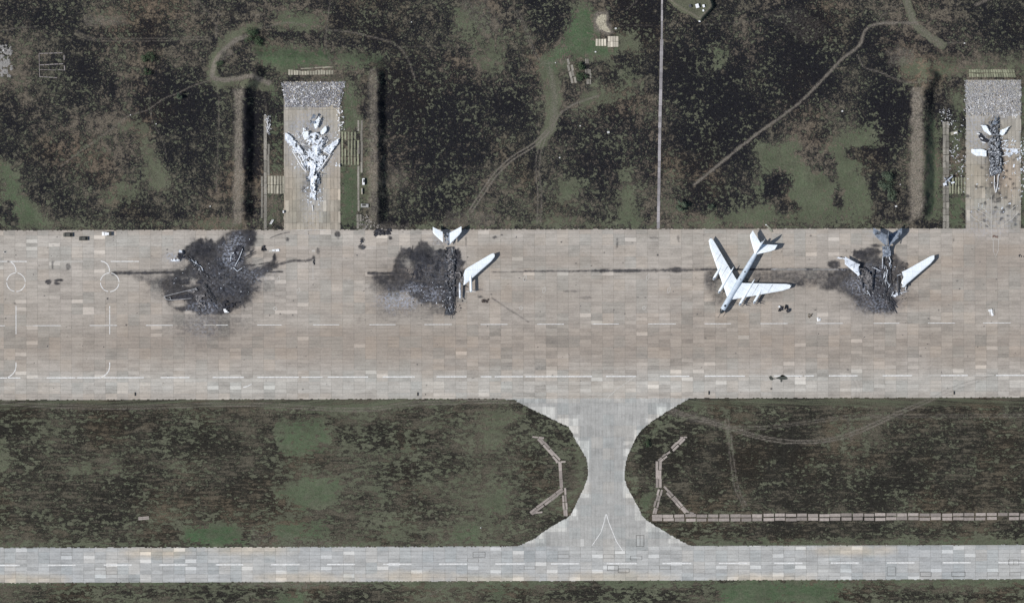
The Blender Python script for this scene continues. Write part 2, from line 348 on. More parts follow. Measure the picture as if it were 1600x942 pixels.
ruts(D, [(1135,655),(1140,680),(1142,705),(1147,740),(1152,765),(1165,792)], 5, 1.3, .5); line(V, [(1132,660),(1140,690),(1145,705)], 8, .7, 3)
line(D, [(362,942),(375,934),(400,925)], 1, .5, .7); ruts(D, [(672,930),(690,918),(712,905)], 3, .9, .4); line(D, [(640,705),(652,800),(662,845)], 1.1, .35, .8)
line(D, [(1110,835),(1122,826),(1160,815)], 1, .35, .8); line(D, [(1035,640),(1090,655),(1130,664)], 10, .3, 4, w=2)
line(D, [(1325,655),(1330,690)], 5, .25, 3)
# verge of bright worn soil along concrete
line(D, [(-60,360),(1660,357)], 1.2, .3, 1, smooth=False)

# heights: revetment banks round the hardstands, and the walled platform in the north
HT = new(0.)
def bank(pts, h, wl, wr):
    xs = [p[0] for p in pts]; ys = [p[1] for p in pts]; sl = _box(min(xs), min(ys), max(xs), max(ys), 50); x, y = XX[sl], YY[sl]
    d = np.full(x.shape, 1e9, np.float32); sd = np.ones(x.shape, np.float32)
    for a, b in zip(pts[:-1], pts[1:]):
        q = segd(x, y, a, b); side = np.sign((b[0]-a[0])*(y-a[1])-(b[1]-a[1])*(x-a[0])); sd = np.where(q < d, side, sd); d = np.minimum(d, q)
    d = np.maximum(d+3*warp(x, y, 13, 61), 0); ww = np.where(sd > 0, wl, wr); t = np.clip(1-np.maximum(d-1.2, 0)/ww, 0, 1)
    n = 1+.25*(fbm(x/9, y/9, 21)-.5); HT[sl] = np.maximum(HT[sl], h*n*(t*.7+.3*t*t*(3-2*t)))
bank([(381,334),(383,138),(400,112)], 4.6, 15, 14)
bank([(590,334),(589,118)], 4.6, 14, 14)
bank([(1441,330),(1442,140),(1452,120)], 4.8, 17, 15)
bank([(400,92),(520,94),(585,100)], 2.6, 18, 16)
bank([(1452,100),(1610,98)], 2.6, 16, 18)
bank([(345,88),(338,108)], 1.2, 8, 8)
PLAT = [(1030,-20),(1042,2),(1056,14),(1095,36),(1117,12),(1108,-20)]
sl = _box(1000, -60, 1150, 60, 0); dd = pdist(XX[sl], YY[sl], PLAT); HT[sl] = np.maximum(HT[sl], 3.2*np.clip(-dd/4, 0, 1))
rim = np.clip(1-np.abs(dd+5)/2.2, 0, 1); HT[sl] = HT[sl]+rim*.5; D[sl] = np.maximum(D[sl], rim*.75); V[sl] = np.where(dd < -1, .95, V[sl])
G[sl] = np.where(dd < -1, .1, G[sl])
HT = HT+.10*(fbm(XX/22, YY/22, 33)-.5)*(np.abs(YY-490) > 140)

# --- ground material
g = NG('ground_mat', .95, .1)
mv, md, mk, mg = g.attr('mask')
pp = g.sep(g.geo.outputs['Position'])
south = g.rng(pp[1], -48, -56)
sx = g.rng(south, 0, 1, 1, .55)
vec = g.comb(g.math('MULTIPLY', pp[0], sx), pp[1])
n_patch = g.noise(vec, .10, 8, .68, .3)
n_mid = g.noise(vec, .20, 7, .7, .3)
n_fine = g.noise(vec, .85, 4, .75)
n_edge = g.noise(vec, .44, 7, .82, .2)
n_grain = g.noise(g.pos(), 1.5, 2, .8)
n_row = g.noise(g.pos((.07, 1., 1)), .75, 4, .65)
n_zone = g.noise(g.pos(), .018, 4, .6)
# where scorch, dead dark growth and the painted bank shade cover the ground
dk = g.math('ADD', g.math('MULTIPLY', g.rng(n_edge, .37, .63, -1, 1), .42), g.math('MULTIPLY', g.rng(n_mid, .37, .63, -1, 1), .34))
dk = g.math('ADD', dk, g.math('MULTIPLY', g.rng(n_row, .35, .65, -1, 1), g.math('MULTIPLY', south, .30)))
dk = g.math('ADD', dk, g.math('MULTIPLY', g.rng(n_zone, .38, .62, -1, 1), .20))
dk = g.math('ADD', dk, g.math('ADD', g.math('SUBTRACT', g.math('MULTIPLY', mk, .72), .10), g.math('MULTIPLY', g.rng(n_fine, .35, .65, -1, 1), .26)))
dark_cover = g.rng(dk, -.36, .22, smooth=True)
lt_n = g.mix(g.rng(n_zone, .42, .58), (.142, .122, .094), (.124, .117, .086))
lt = g.mix(south, lt_n, (.100, .090, .067))
lt = g.scale(lt, g.rng(n_fine, .3, .7, .55, 1.4))
dkc = g.mix(south, (.0108, .0108, .0128), (.0180, .0170, .0142))
base = g.mix(dark_cover, lt, g.scale(dkc, g.rng(n_fine, .3, .7, .55, 2.0)))
reddish = g.noise(g.pos(), .022, 3)
base = g.mix(g.rng(reddish, .50, .64, 0, .4), base, g.mix(1., base, (1.22, 1.0, .84), 'MULTIPLY'))
vm = g.math('ADD', mv, g.math('MULTIPLY', g.rng(n_edge, .36, .64, -1, 1), .56))
vm = g.math('ADD', vm, g.math('MULTIPLY', g.rng(n_row, .36, .64, -1, 1), g.math('MULTIPLY', south, .12)))
vm = g.math('ADD', vm, g.math('MULTIPLY', g.rng(n_mid, .37, .63, -1, 1), .20))
vm = g.math('ADD', vm, g.math('MULTIPLY', g.rng(g.noise(vec, .055, 4, .6), .38, .62, -1, 1), .16))
vm = g.rng(vm, .475, .52, smooth=True)
green = g.mix(mg, (.110, .114, .077), (.060, .100, .050))
green = g.mix(g.rng(n_mid, .42, .62, 0, .5), green, (.122, .116, .086))
green = g.scale(green, g.rng(n_fine, .3, .7, .8, 1.2)); green = g.scale(green, g.rng(n_patch, .35, .65, 1.18, .82))
col = g.mix(vm, base, green)
dm = g.math('ADD', md, g.math('MULTIPLY', g.rng(n_fine, .3, .7, -1, 1), g.math('MULTIPLY', g.math('MULTIPLY', md, g.math('SUBTRACT', 1.15, md)), 1.4)))
dm = g.math('MULTIPLY', dm, g.rng(n_mid, .4, .6, 1.15, .6))
dm = g.rng(dm, .02, .80)
dirt = g.scale(g.mix(g.rng(n_mid, .35, .65), (.145, .128, .106), (.19, .17, .143)), g.rng(n_grain, .3, .7, .85, 1.15))
dirt = g.mix(g.rng(md, .93, 1.0), dirt, g.mix(g.rng(n_fine, .3, .7), (.30, .27, .20), (.50, .46, .35)))
col = g.mix(dm, col, dirt)
col = g.scale(col, g.mix(vm, g.rng(n_grain, .25, .75, .45, 1.55), g.rng(n_grain, .25, .75, .72, 1.28)))
hh = g.math('ADD', g.math('MULTIPLY', n_fine, 1.), g.math('MULTIPLY', n_grain, .6))
g.bump(hh, .45, .8)
ground_mat = g.done(col)

ext = lambda a, b, st: np.concatenate([[-3500, -1500, -700, -420, -330], np.arange(a, b, st), [330, 420, 700, 1500, 3500]])
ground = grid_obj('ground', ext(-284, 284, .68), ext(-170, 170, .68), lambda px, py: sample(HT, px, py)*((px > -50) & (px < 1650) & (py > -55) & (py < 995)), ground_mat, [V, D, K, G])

# ------------------------------------------------------------------ CONCRETE
SOOT, ASH, WARM, PALE = new(0), new(0), new(0), new(0)
LI = [(808,624),(810,628),(841,644),(876,661),(889,668),(903,694),(915,714),(918,727),(918,747),(902,783),(889,806),(864,821),(833,842),(808,853.5),(-80,856),(-80,624.5)]
RI = [(1080,621.5),(1057,634),(1022,656),(999,676),(982,709),(977,730),(978,755),(994,786),(1006,808),(1029,824),(1070,848),(1083,852.5),(1700,851),(1700,620.5)]
LI = smoothline(LI[:13], 5)+LI[13:]; RI = smoothline(RI[:12], 5)+RI[12:]
c1 = crop(240, 350, 5.89)
big = c1([(240,250),(340,190),(435,125),(450,185),(530,135),(550,175),(640,110),(665,175),(740,140),(840,60),(945,60),(905,170),(890,240),(850,300),(870,400),(990,400),(1080,330),(1120,270),(1145,350),(1150,385),(1050,450),(950,520),(900,600),(890,700),(780,790),(620,840),(420,840),(330,800),(200,790),(120,730),(100,660),(110,560),(180,480),(200,420),(300,400),(330,350)])
poly(SOOT, big, .78, 5, w=5, ws=9, seed=31)
ell(SOOT, 340, 445, 88, 46, .42, 34, w=18, ws=26); ell(SOOT, 300, 452, 60, 26, .4, 16, w=12, ws=18); ell(SOOT, 345, 440, 62, 40, .8, 18, w=10, ws=14); ell(SOOT, 320, 392, 30, 16, .9, 7, w=6, ws=8); ell(SOOT, 372, 446, 22, 18, .9, 9, w=5, ws=8); ell(SOOT, 372, 370, 22, 10, .8, 5, w=4, ws=8)
ell(SOOT, 330, 505, 60, 26, .42, 20, w=9, ws=20); ell(SOOT, 315, 530, 70, 22, .22, 16, w=8); ell(SOOT, 265, 445, 22, 18, .7, 9, w=5); ell(SOOT, 391, 368, 10, 24, .9, 6, w=4, ws=7)
ell(SOOT, 278, 474, 13, 6, .8, 3, mode='mul'); ell(SOOT, 296, 440, 14, 7, .6, 4, mode='mul', w=3)
line(SOOT, [(176,427),(240,426),(330,424)], 5, .85, 3, w=1.5, ws=8); line(SOOT, [(180,424),(300,420)], 2, .5, 1.5)
poly(SOOT, [(205,428),(310,424),(300,470),(255,462),(215,440)], .45, 9, w=6); line(SOOT, [(385,425),(441,424.5)], 2.6, .85, 1.4)
line(SOOT, [(430,414),(448,410),(462,407),(475,408),(489,405)], 4, .62, 2, w=1.8, ws=5); ell(SOOT, 490, 404, 2.5, 5, .7, 1.5); ell(SOOT, 412, 388, 4, 5, .85, 1.5, w=1)
line(SOOT, [(422,372),(438,366),(452,363)], 1.6, .6, 1, w=1); ell(SOOT, 449, 374, 3, 3, .5, 1.5, w=1); ell(SOOT, 380, 365, 15, 9, .75, 6, w=5)
ell(ASH, 362, 398, 15, 20, .62, 10, w=8, ws=9); ell(ASH, 372, 378, 12, 11, .5, 7, w=6, ws=8); ell(ASH, 271, 402, 14, 7, .6, 5, w=4, ws=6); ell(ASH, 320, 478, 22, 9, .55, 7, w=6, ws=7); ell(ASH, 345, 440, 40, 30, .12, 16, w=12, ws=10)
ell(ASH, 395, 430, 24, 10, .25, 7, w=6, ws=8); ell(ASH, 318, 510, 22, 18, .18, 12)
for t_ in ([(405,150),(432,118),(447,150),(450,210),(400,210)], [(500,165),(528,132),(545,150),(552,200),(500,200)], [(615,150),(640,108),(660,140),(672,190),(610,190)], [(840,40),(900,30),(880,200),(840,190)], [(880,250),(935,228),(890,280)], [(1095,290),(1118,262),(1130,330),(1100,350)], [(150,520),(330,500),(335,560),(240,560)], [(320,500),(332,490),(338,545),(318,545)]):
    poly(SOOT, c1(t_), .88, 1.1, w=1.2, ws=3, seed=33)
for a in ((300,400,.9,12,6), (352,455,.95,20,9), (378,450,.9,16,14), (318,388,.95,22,9), (300,470,.8,8,5), (340,420,.85,10,22), (330,470,.8,14,10)):
    ell(SOOT, a[0], a[1], a[3], a[4], a[2], 3, w=6, ws=5, seed=34)
ell(SOOT, 655, 440, 62, 44, .36, 26, w=14, ws=22); ell(SOOT, 612, 448, 34, 22, .5, 14, w=8, ws=12); ell(SOOT, 1370, 455, 60, 38, .34, 24, w=12, ws=20)
# the middle wreck
c2 = crop(600, 345, 5.89)
poly(SOOT, c2([(160,250),(270,250),(345,185),(400,200),(425,280),(520,300),(560,300),(640,270),(692,290),(690,370),(720,430),(790,450),(720,530),(700,600),(690,690),(640,720),(640,865),(560,865),(555,770),(450,780),(350,740),(250,700),(200,640),(60,540),(80,440),(95,360)]), .72, 4, w=4, ws=8, seed=36)
ell(SOOT, 650, 408, 26, 20, .72, 8, w=6, ws=8); ell(SOOT, 664, 395, 16, 14, .8, 6, w=5, ws=7); ell(SOOT, 712, 405, 8, 14, .75, 4, w=3); ell(SOOT, 700, 440, 26, 40, .55, 12, w=6, ws=8)
for a in ((655,400,16,10,.95), (690,395,10,8,.85), (712,400,7,10,.9), (668,408,12,8,.95), (700,455,12,30,.8), (640,395,8,8,.8), (672,445,14,8,.8), (718,412,8,6,.85)):
    ell(SOOT, a[0], a[1], a[2], a[3], a[4], 2, w=5, ws=4, seed=37)
for x in (627, 645): line(SOOT, [(x, 384), (x, 400)], 1.5, .8, 1)
line(SOOT, [(576,427),(640,427)], 4.5, .9, 2.5, w=1.2); poly(SOOT, [(580,428),(650,424),(655,460),(610,458),(588,442)], .72, 8, w=5); ell(SOOT, 664, 465, 15, 11, .8, 8, w=4, ws=7)
ell(SOOT, 632, 478, 55, 24, .35, 18, w=8); ell(SOOT, 690, 480, 30, 16, .45, 10, w=5); ell(SOOT, 640, 420, 18, 6, .5, 4, mode='mul', ang=60, w=3); ell(SOOT, 685, 380, 12, 9, .35, 6, w=4)
ell(ASH, 646, 450, 16, 7, .55, 5, w=4, ws=6); ell(ASH, 622, 470, 26, 13, .62, 10, w=9, ws=7); ell(ASH, 676, 460, 15, 10, .45, 6, w=5, ws=6); ell(ASH, 700, 430, 26, 40, .12, 12, w=8, ws=8); ell(ASH, 665, 425, 26, 16, .1, 8, w=7, ws=7); ell(ASH, 684, 376, 12, 8, .3, 6, w=3)
line(SOOT, [(634,473),(572,486),(560,505)], 3, .25, 3, w=2)
# slot across the apron with burnt fuel in it
line(SOOT, [(770,425),(920,424)], 2., .5, 1.2, w=.8, ws=9); line(SOOT, [(820,423.5),(1100,422)], 1.8, .65, 1.4, w=1., ws=8); line(SOOT, [(925,423),(1000,423)], 4.5, .75, 2, w=2, ws=7); line(SOOT, [(1000,423),(1106,421)], 4, .6, 2.5, w=2, ws=7); ell(SOOT, 1056, 422, 11, 4, .7, 2.5, w=2)
line(SOOT, [(1095,421),(1350,421)], 3.2, .82, 1.5, w=.8, ws=8)
# round the intact aircraft and the right wreck
c3 = crop(1290, 345, 5.89)
poly(SOOT, [(1175,422),(1335,421),(1345,455),(1330,470),(1290,448),(1235,446),(1200,452),(1170,445)], .5, 8, w=4, ws=12, seed=40); ell(SOOT, 1112, 438, 12, 18, .55, 8, w=4); ell(SOOT, 1125, 465, 14, 12, .4, 8, w=4); ell(SOOT, 1190, 450, 50, 22, .38, 14, w=6); ell(SOOT, 1235, 440, 60, 10, .4, 7, w=4)
poly(SOOT, c3([(320,260),(430,280),(520,340),(640,310),(725,400),(705,480),(670,560),(650,660),(640,850),(430,850),(300,790),(220,690),(120,620),(0,620),(0,470),(180,440),(300,420),(330,330)]), .68, 5, w=4, ws=8, seed=41)
ell(SOOT, 1303, 413, 9, 7, .75, 3, w=3, ws=6); ell(SOOT, 1362, 394, 13, 8, .75, 3, w=3, ws=6); ell(SOOT, 1368, 384, 9, 2.5, .7, 2, w=1.5); ell(SOOT, 1372, 470, 36, 18, .7, 12, w=6, ws=9); ell(SOOT, 1365, 482, 30, 9, .6, 7, w=4); ell(SOOT, 1300, 445, 20, 8, .7, 6, w=4, ws=8); ell(SOOT, 1380, 440, 40, 40, .35, 14, w=7)
for a in ((1372,455,16,20,.85), (1352,430,8,12,.8), (1395,440,8,20,.7), (1380,478,16,8,.85), (1345,398,12,9,.85), (1412,420,8,12,.6)):
    ell(SOOT, a[0], a[1], a[2], a[3], a[4], 2.5, w=5, ws=4, seed=38)
ell(ASH, 1345, 445, 22, 12, .5, 8, w=7, ws=7); ell(ASH, 1395, 455, 18, 10, .3, 6, w=5, ws=6); ell(ASH, 1372, 475, 30, 14, .32, 12, w=5); ell(ASH, 1365, 425, 20, 12, .3, 7, w=6, ws=6); ell(ASH, 1370, 365, 14, 7, .3, 5); line(ASH, [(1205,421),(1330,421)], 1, .55, .8, w=1.2, ws=5)
# specks, spills, skid marks
srnd = random.Random(5)
for k in range(150):
    x, y = srnd.uniform(0, 1600), srnd.choice([srnd.uniform(362, 500), srnd.uniform(362, 618)])
    ell(SOOT, x, y, srnd.uniform(.7, 2.0), srnd.uniform(.6, 1.6), srnd.uniform(.35, .75), .8, w=.6, ws=2)
for a in [(76,440,5,4,.7),(92,438,6,2.4,.8),(90,443,5,2.4,.75),(82,415,2,6,.6),(107,417,4,6,.5),(567,374,4,3,.6),(566,386,6,4,.6,),(596,363,12,5,.72),(610,372,3,3,.7),(1490,375,1,4,.6),(773,371,4,2.5,.6),(728,375,1.2,8,.5),(1245,438,10,5,.6),(1250,443,7,4,.7),(758,470,6,3,.7),(751,464,5,2,.6),(527,366,5,5,.7),(893,455,10,2,.4),(915,465,8,3,.35),(1022,372,8,3,.3),(964,381,2,8,.5),(497,392,3,5,.5),(1060,372,2,5,.4)]:
    ell(SOOT, a[0], a[1], a[2], a[3], a[4], 1.2, w=1.5, ws=4)
line(SOOT, [(768,465),(790,480),(826,503)], 2, .5, 1.4, w=1); line(SOOT, [(1331,590),(1338,604),(1337,622)], 1.2, .35, .9); line(SOOT, [(1336,588),(1344,604),(1342,622)], 1.2, .3, .9)
line(SOOT, [(1455,622),(1480,608),(1520,594),(1560,585)], 1.2, .4, .9); line(SOOT, [(1462,622),(1490,610),(1530,596)], 1.2, .35, .9); line(SOOT, [(870,622),(960,632),(1050,638)], 3, .15, 2)
for k in range(26):
    x, y = srnd.uniform(0, 1600), srnd.uniform(862, 900); ell(SOOT, x, y, 1.2, .8, .4, .8)
for cx, cy, r0, n_, sd in ((345, 428, 66, 90, 3), (672, 425, 52, 70, 4), (1375, 435, 44, 60, 5)):
    r_ = random.Random(sd)
    for k in range(n_):
        a = r_.uniform(0, 6.283); q0 = r0*r_.uniform(.25, .8); q1 = q0+r0*r_.uniform(.1, .5)
        line(SOOT, [(cx+q0*math.cos(a), cy+q0*.75*math.sin(a)), (cx+q1*math.cos(a+.05), cy+q1*.75*math.sin(a+.05))], r_.uniform(.6, 2.4), r_.uniform(.5, .95), 1.2, w=.8, ws=4, smooth=False)
    for k in range(n_//2):
        a = r_.uniform(0, 6.283); q0 = r0*r_.uniform(.1, .7); ell(SOOT, cx+q0*math.cos(a), cy+q0*.75*math.sin(a), r_.uniform(2, 7), r_.uniform(1.5, 5), .97, 2, w=3, ws=4)
# traffic tint
for a in [(800,536,1300,30,.85), (800,480,1000,24,.35), (1400,440,330,70,.40), (660,395,260,40,.22), (150,520,200,40,.35), (1545,400,60,45,.85), (1480,545,200,22,.3), (300,470,300,40,.2)]:
    ell(WARM, a[0], a[1], a[2], a[3], a[4], soft=a[3]*.8, w=16, ws=40)
for k in range(46):
    x, y = srnd.uniform(0, 1600), srnd.uniform(390, 600); ell(WARM, x, y, srnd.uniform(20, 110), srnd.uniform(4, 16), srnd.uniform(.35, .85), 8, w=8, ws=16, ang=srnd.uniform(-3, 3)); x, y = srnd.uniform(0, 1600), srnd.uniform(365, 612); ell(SOOT, x, y, srnd.uniform(15, 90), srnd.uniform(2, 9), srnd.uniform(.05, .15), 6, w=6, ws=14)
line(WARM, [(-60,362),(1660,359)], 12, .3, 5, smooth=False); line(WARM, [(-60,618),(1660,616)], 9, .45, 4, smooth=False)
for a in [(760,603,1200,18,.6), (800,372,900,13,.18), (200,385,200,20,.28)]:
    ell(PALE, a[0], a[1], a[2], a[3], a[4], soft=a[3]*.8, w=8, ws=40)
# pads
for k in range(60):
    x, y = srnd.gauss(1568, 18), srnd.uniform(215, 355); ell(SOOT, x, y, srnd.uniform(1.5, 5), srnd.uniform(1.5, 4), srnd.uniform(.3, .65), 1.5, w=2, ws=3)
for k in range(24):
    x, y = srnd.uniform(1510, 1600), srnd.uniform(262, 345); ell(SOOT, x, y, srnd.uniform(1, 4), srnd.uniform(1, 3), .55, 1.2, w=2, ws=3)
ell(SOOT, 1545, 195, 14, 14, .35, 8, w=5); ell(SOOT, 1554, 240, 15, 60, .55, 9, w=6, ws=6); ell(WARM, 1570, 270, 22, 40, .9, 12); ell(ASH, 1530, 205, 22, 40, .45, 14, w=6); ell(ASH, 1550, 160, 45, 30, .35, 12); ell(ASH, 1545, 345, 45, 25, .22, 10)
ell(ASH, 488, 225, 36, 50, .55, 16, w=7, ws=9); ell(ASH, 488, 300, 18, 60, .28, 12); ell(SOOT, 488, 285, 14, 30, .35, 6, w=5, ws=4); ell(SOOT, 476, 296, 5, 6, .5, 2, w=2, ws=3); ell(WARM, 450, 300, 10, 80, .3, 6); ell(WARM, 523, 300, 10, 70, .4, 6)
ell(SOOT, 490, 150, 46, 17, .28, 8, w=6, ws=6)
# connector: newer pale slabs stepped along the grass
import itertools
for i in range(44, 64):
    for j in range(0, 40):
        x = i*17.65+3; y = 618+j*5.9; yb = 618+(j//3)*17.7
        d = min(abs(float(pdist(np.array([x+8.]), np.array([yb+8.]), I)[0])) for I in (LI, RI))
        if d < 9 and 628 < yb < 856 and srnd.random() < .93 and (x < 925 or x > 965) and (yb+8 < 852):
            poly(PALE, [(x, y), (x+17.6, y), (x+17.6, y+5.9), (x, y+5.9)], .55+.3*((i*7+j//3*3) % 5)/5, .5)

def concrete(name, ca, cb, cwarm, cpale, sx=6., sy=2., jit=.10, jd=.62, bright=.97, blue=False, ox=0., oy=0., rare=.0):
    g = NG(name, .88, .25); a_s, a_a, a_w, a_p = g.attr('mask'); p = g.sep(g.geo.outputs['Position'])
    x = g.math('ADD', p[0], ox); y = g.math('ADD', p[1], oy)
    u = g.math('DIVIDE', x, sx); v = g.math('DIVIDE', y, sy)
    fu = g.math('FLOOR', u); fv = g.math('FLOOR', v)
    cell = g.white(g.comb(fu, fv)); bx = max(sx, sy)
    blk = g.white(g.comb(g.math('FLOOR', g.math('DIVIDE', x, bx)), g.math('FLOOR', g.math('DIVIDE', y, bx)), 7.))
    col8 = g.white(g.comb(g.math('FLOOR', g.math('DIVIDE', x, bx*3)), g.math('FLOOR', g.math('DIVIDE', y, bx)), 3.))
    big = g.noise(g.pos(), .02, 3, .6); patch = g.rng(g.noise(g.pos(), .016, 2, .5), .42, .6)
    st = g.noise(g.pos((.12, 1.3, 1) if sx > sy else (1.3, .12, 1)), 1., 4, .6)
    gr = g.noise(g.pos(), 1.1, 3, .75); mid = g.noise(g.pos((.5, 1, 1)), .22, 4, .65)
    c = g.mix(g.rng(big, .35, .65), ca, cb)
    c = g.mix(g.math('MULTIPLY', a_w, g.rng(mid, .3, .7, .7, 1.)), c, cwarm)
    c = g.mix(g.math('MULTIPLY', a_p, g.rng(cell, 0, 1, .6, 1)), c, cpale)
    amp = g.rng(patch, 0, 1, .35, 1.6)
    k = g.math('ADD', 1., g.math('MULTIPLY', g.math('MULTIPLY', g.math('SUBTRACT', cell, .5), jit*2), amp))
    k = g.math('ADD', k, g.math('MULTIPLY', g.math('MULTIPLY', g.math('SUBTRACT', blk, .5), jit*1.1), amp))
    k = g.math('ADD', k, g.math('MULTIPLY', g.math('SUBTRACT', col8, .5), jit*.5))
    k = g.math('ADD', k, g.rng(st, .3, .7, -.09, .09)); k = g.math('ADD', k, g.rng(gr, .3, .7, -.11, .11)); k = g.math('ADD', k, g.rng(mid, .3, .7, -.13, .13))
    k = g.math('ADD', k, g.math('MULTIPLY', g.math('GREATER_THAN', cell, bright), .30))
    c = g.scale(c, k)
    # hue wander per slab
    c = g.mix(g.math('MULTIPLY', g.math('GREATER_THAN', blk, .85), .22), c, g.mix(1., c, (1.08, .98, .88), 'MULTIPLY'))
    c = g.mix(g.math('MULTIPLY', g.math('LESS_THAN', blk, .18), .5), c, g.mix(1., c, (.93, .98, 1.0), 'MULTIPLY'))
    # joints
    du = g.math('MULTIPLY', g.math('ABSOLUTE', g.math('SUBTRACT', g.math('FRACT', g.math('ADD', u, .5)), .5)), sx)
    dv = g.math('MULTIPLY', g.math('ABSOLUTE', g.math('SUBTRACT', g.math('FRACT', g.math('ADD', v, .5)), .5)), sy)
    wob = g.noise(g.pos(), .35, 3, .7)
    ju = g.rng(du, .05, .17, 1, 0); jv = g.rng(dv, .05, .15, 1, 0)
    ju = g.math('MULTIPLY', ju, g.rng(wob, .4, .62, .25, 1.)); jv = g.math('MULTIPLY', jv, g.rng(wob, .38, .6, .15, .9))
    j = g.math('MULTIPLY', g.math('MAXIMUM', ju, jv), jd)
    if rare:
        rc = g.math('GREATER_THAN', g.white(g.comb(fu, fv, 11.)), 1-rare)
        j = g.math('MAXIMUM', j, g.math('MULTIPLY', rc, g.math('MULTIPLY', g.math('MAXIMUM', g.rng(du, .15, .3, 1, 0), g.rng(dv, .12, .24, 1, 0)), .75)))
    c = g.mix(j, c, (.09, .082, .07))
    # fire ash and soot
    sn = g.noise(g.pos(), .5, 6, .78); sm = g.math('ADD', a_s, g.math('MULTIPLY', g.math('MULTIPLY', g.rng(sn, .3, .7, -1, 1), .6), g.math('MULTIPLY', a_s, g.math('SUBTRACT', 1.25, a_s))))
    sm = g.math('MULTIPLY', g.math('ADD', g.math('MULTIPLY', g.rng(sm, .05, .74, smooth=True), .6), g.math('MULTIPLY', g.math('MINIMUM', g.math('MAXIMUM', sm, 0.), 1.), .4)), .99)
    c = g.mix(sm, c, g.mix(g.rng(g.noise(g.pos(), .28, 7, .8), .42, .6), (.009, .010, .014), (.034, .035, .042)))
    an = g.noise(g.pos(), .8, 5, .75); am = g.math('MULTIPLY', a_a, g.rng(an, .46, .60, .0, 1.3))
    c = g.mix(g.math('MINIMUM', am, .9), c, (.36, .39, .46))
    g.b.inputs['Roughness'].default_value = .9
    g.bump(g.math('ADD', gr, st), .06, .5)
    return g.done(c)

m_apron = concrete('apron_concrete', (.360, .326, .281), (.400, .364, .320), (.284, .240, .197), (.45, .44, .40), jit=.085, jd=.5, bright=.985, oy=.35)
m_taxi = concrete('taxiway_concrete', (.375, .381, .372), (.415, .412, .388), (.47, .41, .32), (.55, .54, .5), jit=.085, jd=.6, bright=.93, oy=.3, rare=.018)
m_conn = concrete('connector_concrete', (.335, .332, .312), (.372, .366, .342), (.33, .31, .27), (.60, .59, .54), sx=2., sy=6., jit=.08, jd=.3, bright=.995)
m_pad = concrete('hardstand_concrete', (.34, .305, .24), (.34, .32, .28), (.36, .29, .22), (.45, .43, .38), sx=2., sy=6., jit=.12, jd=.75, ox=.4)

edge_n = fbm(XX/2.6, YY/2.6, 51)
def keep_rect(x0, y0, x1, y1, e=.8):
    def f(px, py):
        n = (sample(edge_n, px, py)-.5)*2*e
        return (px > x0+n) & (px < x1-n) & (py > y0+n) & (py < y1-n)
    return f
fx = ext(-284, 284, .45)
flat = lambda z: (lambda px, py: np.full(px.shape, z))
yw = lambda py: (471-py)*S
# concrete slabs poured on the ground: the apron, the taxiway and the crossing between them
def yline(px, y0, y1): return y0+(y1-y0)*px/1600
en = lambda px, py, e: (sample(edge_n, px, py)-.5)*2*e
grid_obj('apron', fx, np.arange(yw(626), yw(355), .34), flat(.06), m_apron, [SOOT, ASH, WARM, PALE],
         keep=lambda px, py: (py > yline(px, 360.2, 357)+en(px, py, 1.3)) & (py < yline(px, 624.6, 620.6)+en(px, py, 1.3)))
for k in range(9):
    x = [40, 250, 395, 480, 640, 770, 960, 1190, 1330][k]; ell(WARM, x, [905,862,858,903,900,905,902,905,860][k], [60,50,60,70,60,60,90,70,60][k], 8, .8, 6, w=4, ws=14)
taxi = grid_obj('taxiway', fx, np.arange(yw(914), yw(849), .34), flat(.06), m_taxi, [SOOT, None, WARM, PALE],
         keep=lambda px, py: (py > yline(px, 855.6, 851)+en(px, py, 1.3)) & (py < yline(px, 910.2, 904.2)+en(px, py, 1.3)))
def keep_conn(px, py):
    e = en(px, py, 1.6)
    return (pdist(px, py, LI)+e > 0) & (pdist(px, py, RI)+e > 0) & (py > yline(px, 624.2, 620.2)) & (py < yline(px, 856.4, 851.8)) & (px > 790) & (px < 1100)
conn = grid_obj('connecting_taxiway', np.arange(P(785, 0).x, P(1105, 0).x, .34), np.arange(yw(858), yw(616), .34), flat(.04), m_conn, [SOOT, None, None, PALE], keep=keep_conn)
grid_obj('hardstand', np.arange(P(441, 0).x, P(535, 0).x, .34), np.arange(yw(360.5), yw(126), .34), flat(.04), m_pad, [SOOT, ASH, WARM, None], keep=keep_rect(443.5, 128, 531.5, 370))
grid_obj('hardstand', np.arange(P(1505, 0).x, P(1597, 0).x, .34), np.arange(yw(360), yw(120), .34), flat(.04), m_pad, [SOOT, ASH, WARM, None], keep=keep_rect(1509, 125, 1595, 370))

# ------------------------------------------------------------------ laid slabs: paths, ramps, side strips
def simple(name, c1, c2, scale=.8, rough=.85, soot=0., spec=.3, bump=.05):
    g = NG(name, rough, spec); n = g.noise(g.pos(), scale, 5, .7); c = g.mix(g.rng(n, .35, .65), c1, c2)
    if name.startswith(('slab', 'path')): c = g.scale(c, g.rng(g.geo.outputs['Random Per Island'], 0, 1, .72, 1.25))
    if soot:
        m = g.noise(g.pos(), scale*.9, 6, .75, .6); c = g.mix(g.rng(m, .66-soot*.38, .74-soot*.34), c, (.03, .032, .038))
    if bump: g.bump(n, bump, .6)
    return g.done(c)
m_slab_pink = simple('slab_pink', (.25, .218, .195), (.36, .315, .28))
m_slab_pale = simple('slab_pale', (.27, .255, .195), (.42, .39, .31), 1.2)
m_slab_grey = simple('slab_grey', (.17, .16, .135), (.29, .27, .23), 1.)
m_slab_green = simple('slab_mossy', (.17, .18, .115), (.31, .31, .22), 1.4)
m_path = simple('path_concrete', (.25, .235, .235), (.34, .32, .32), .9)
m_white_paint = simple('white_paint_worn', (.5, .49, .46), (.78, .78, .76), .9)
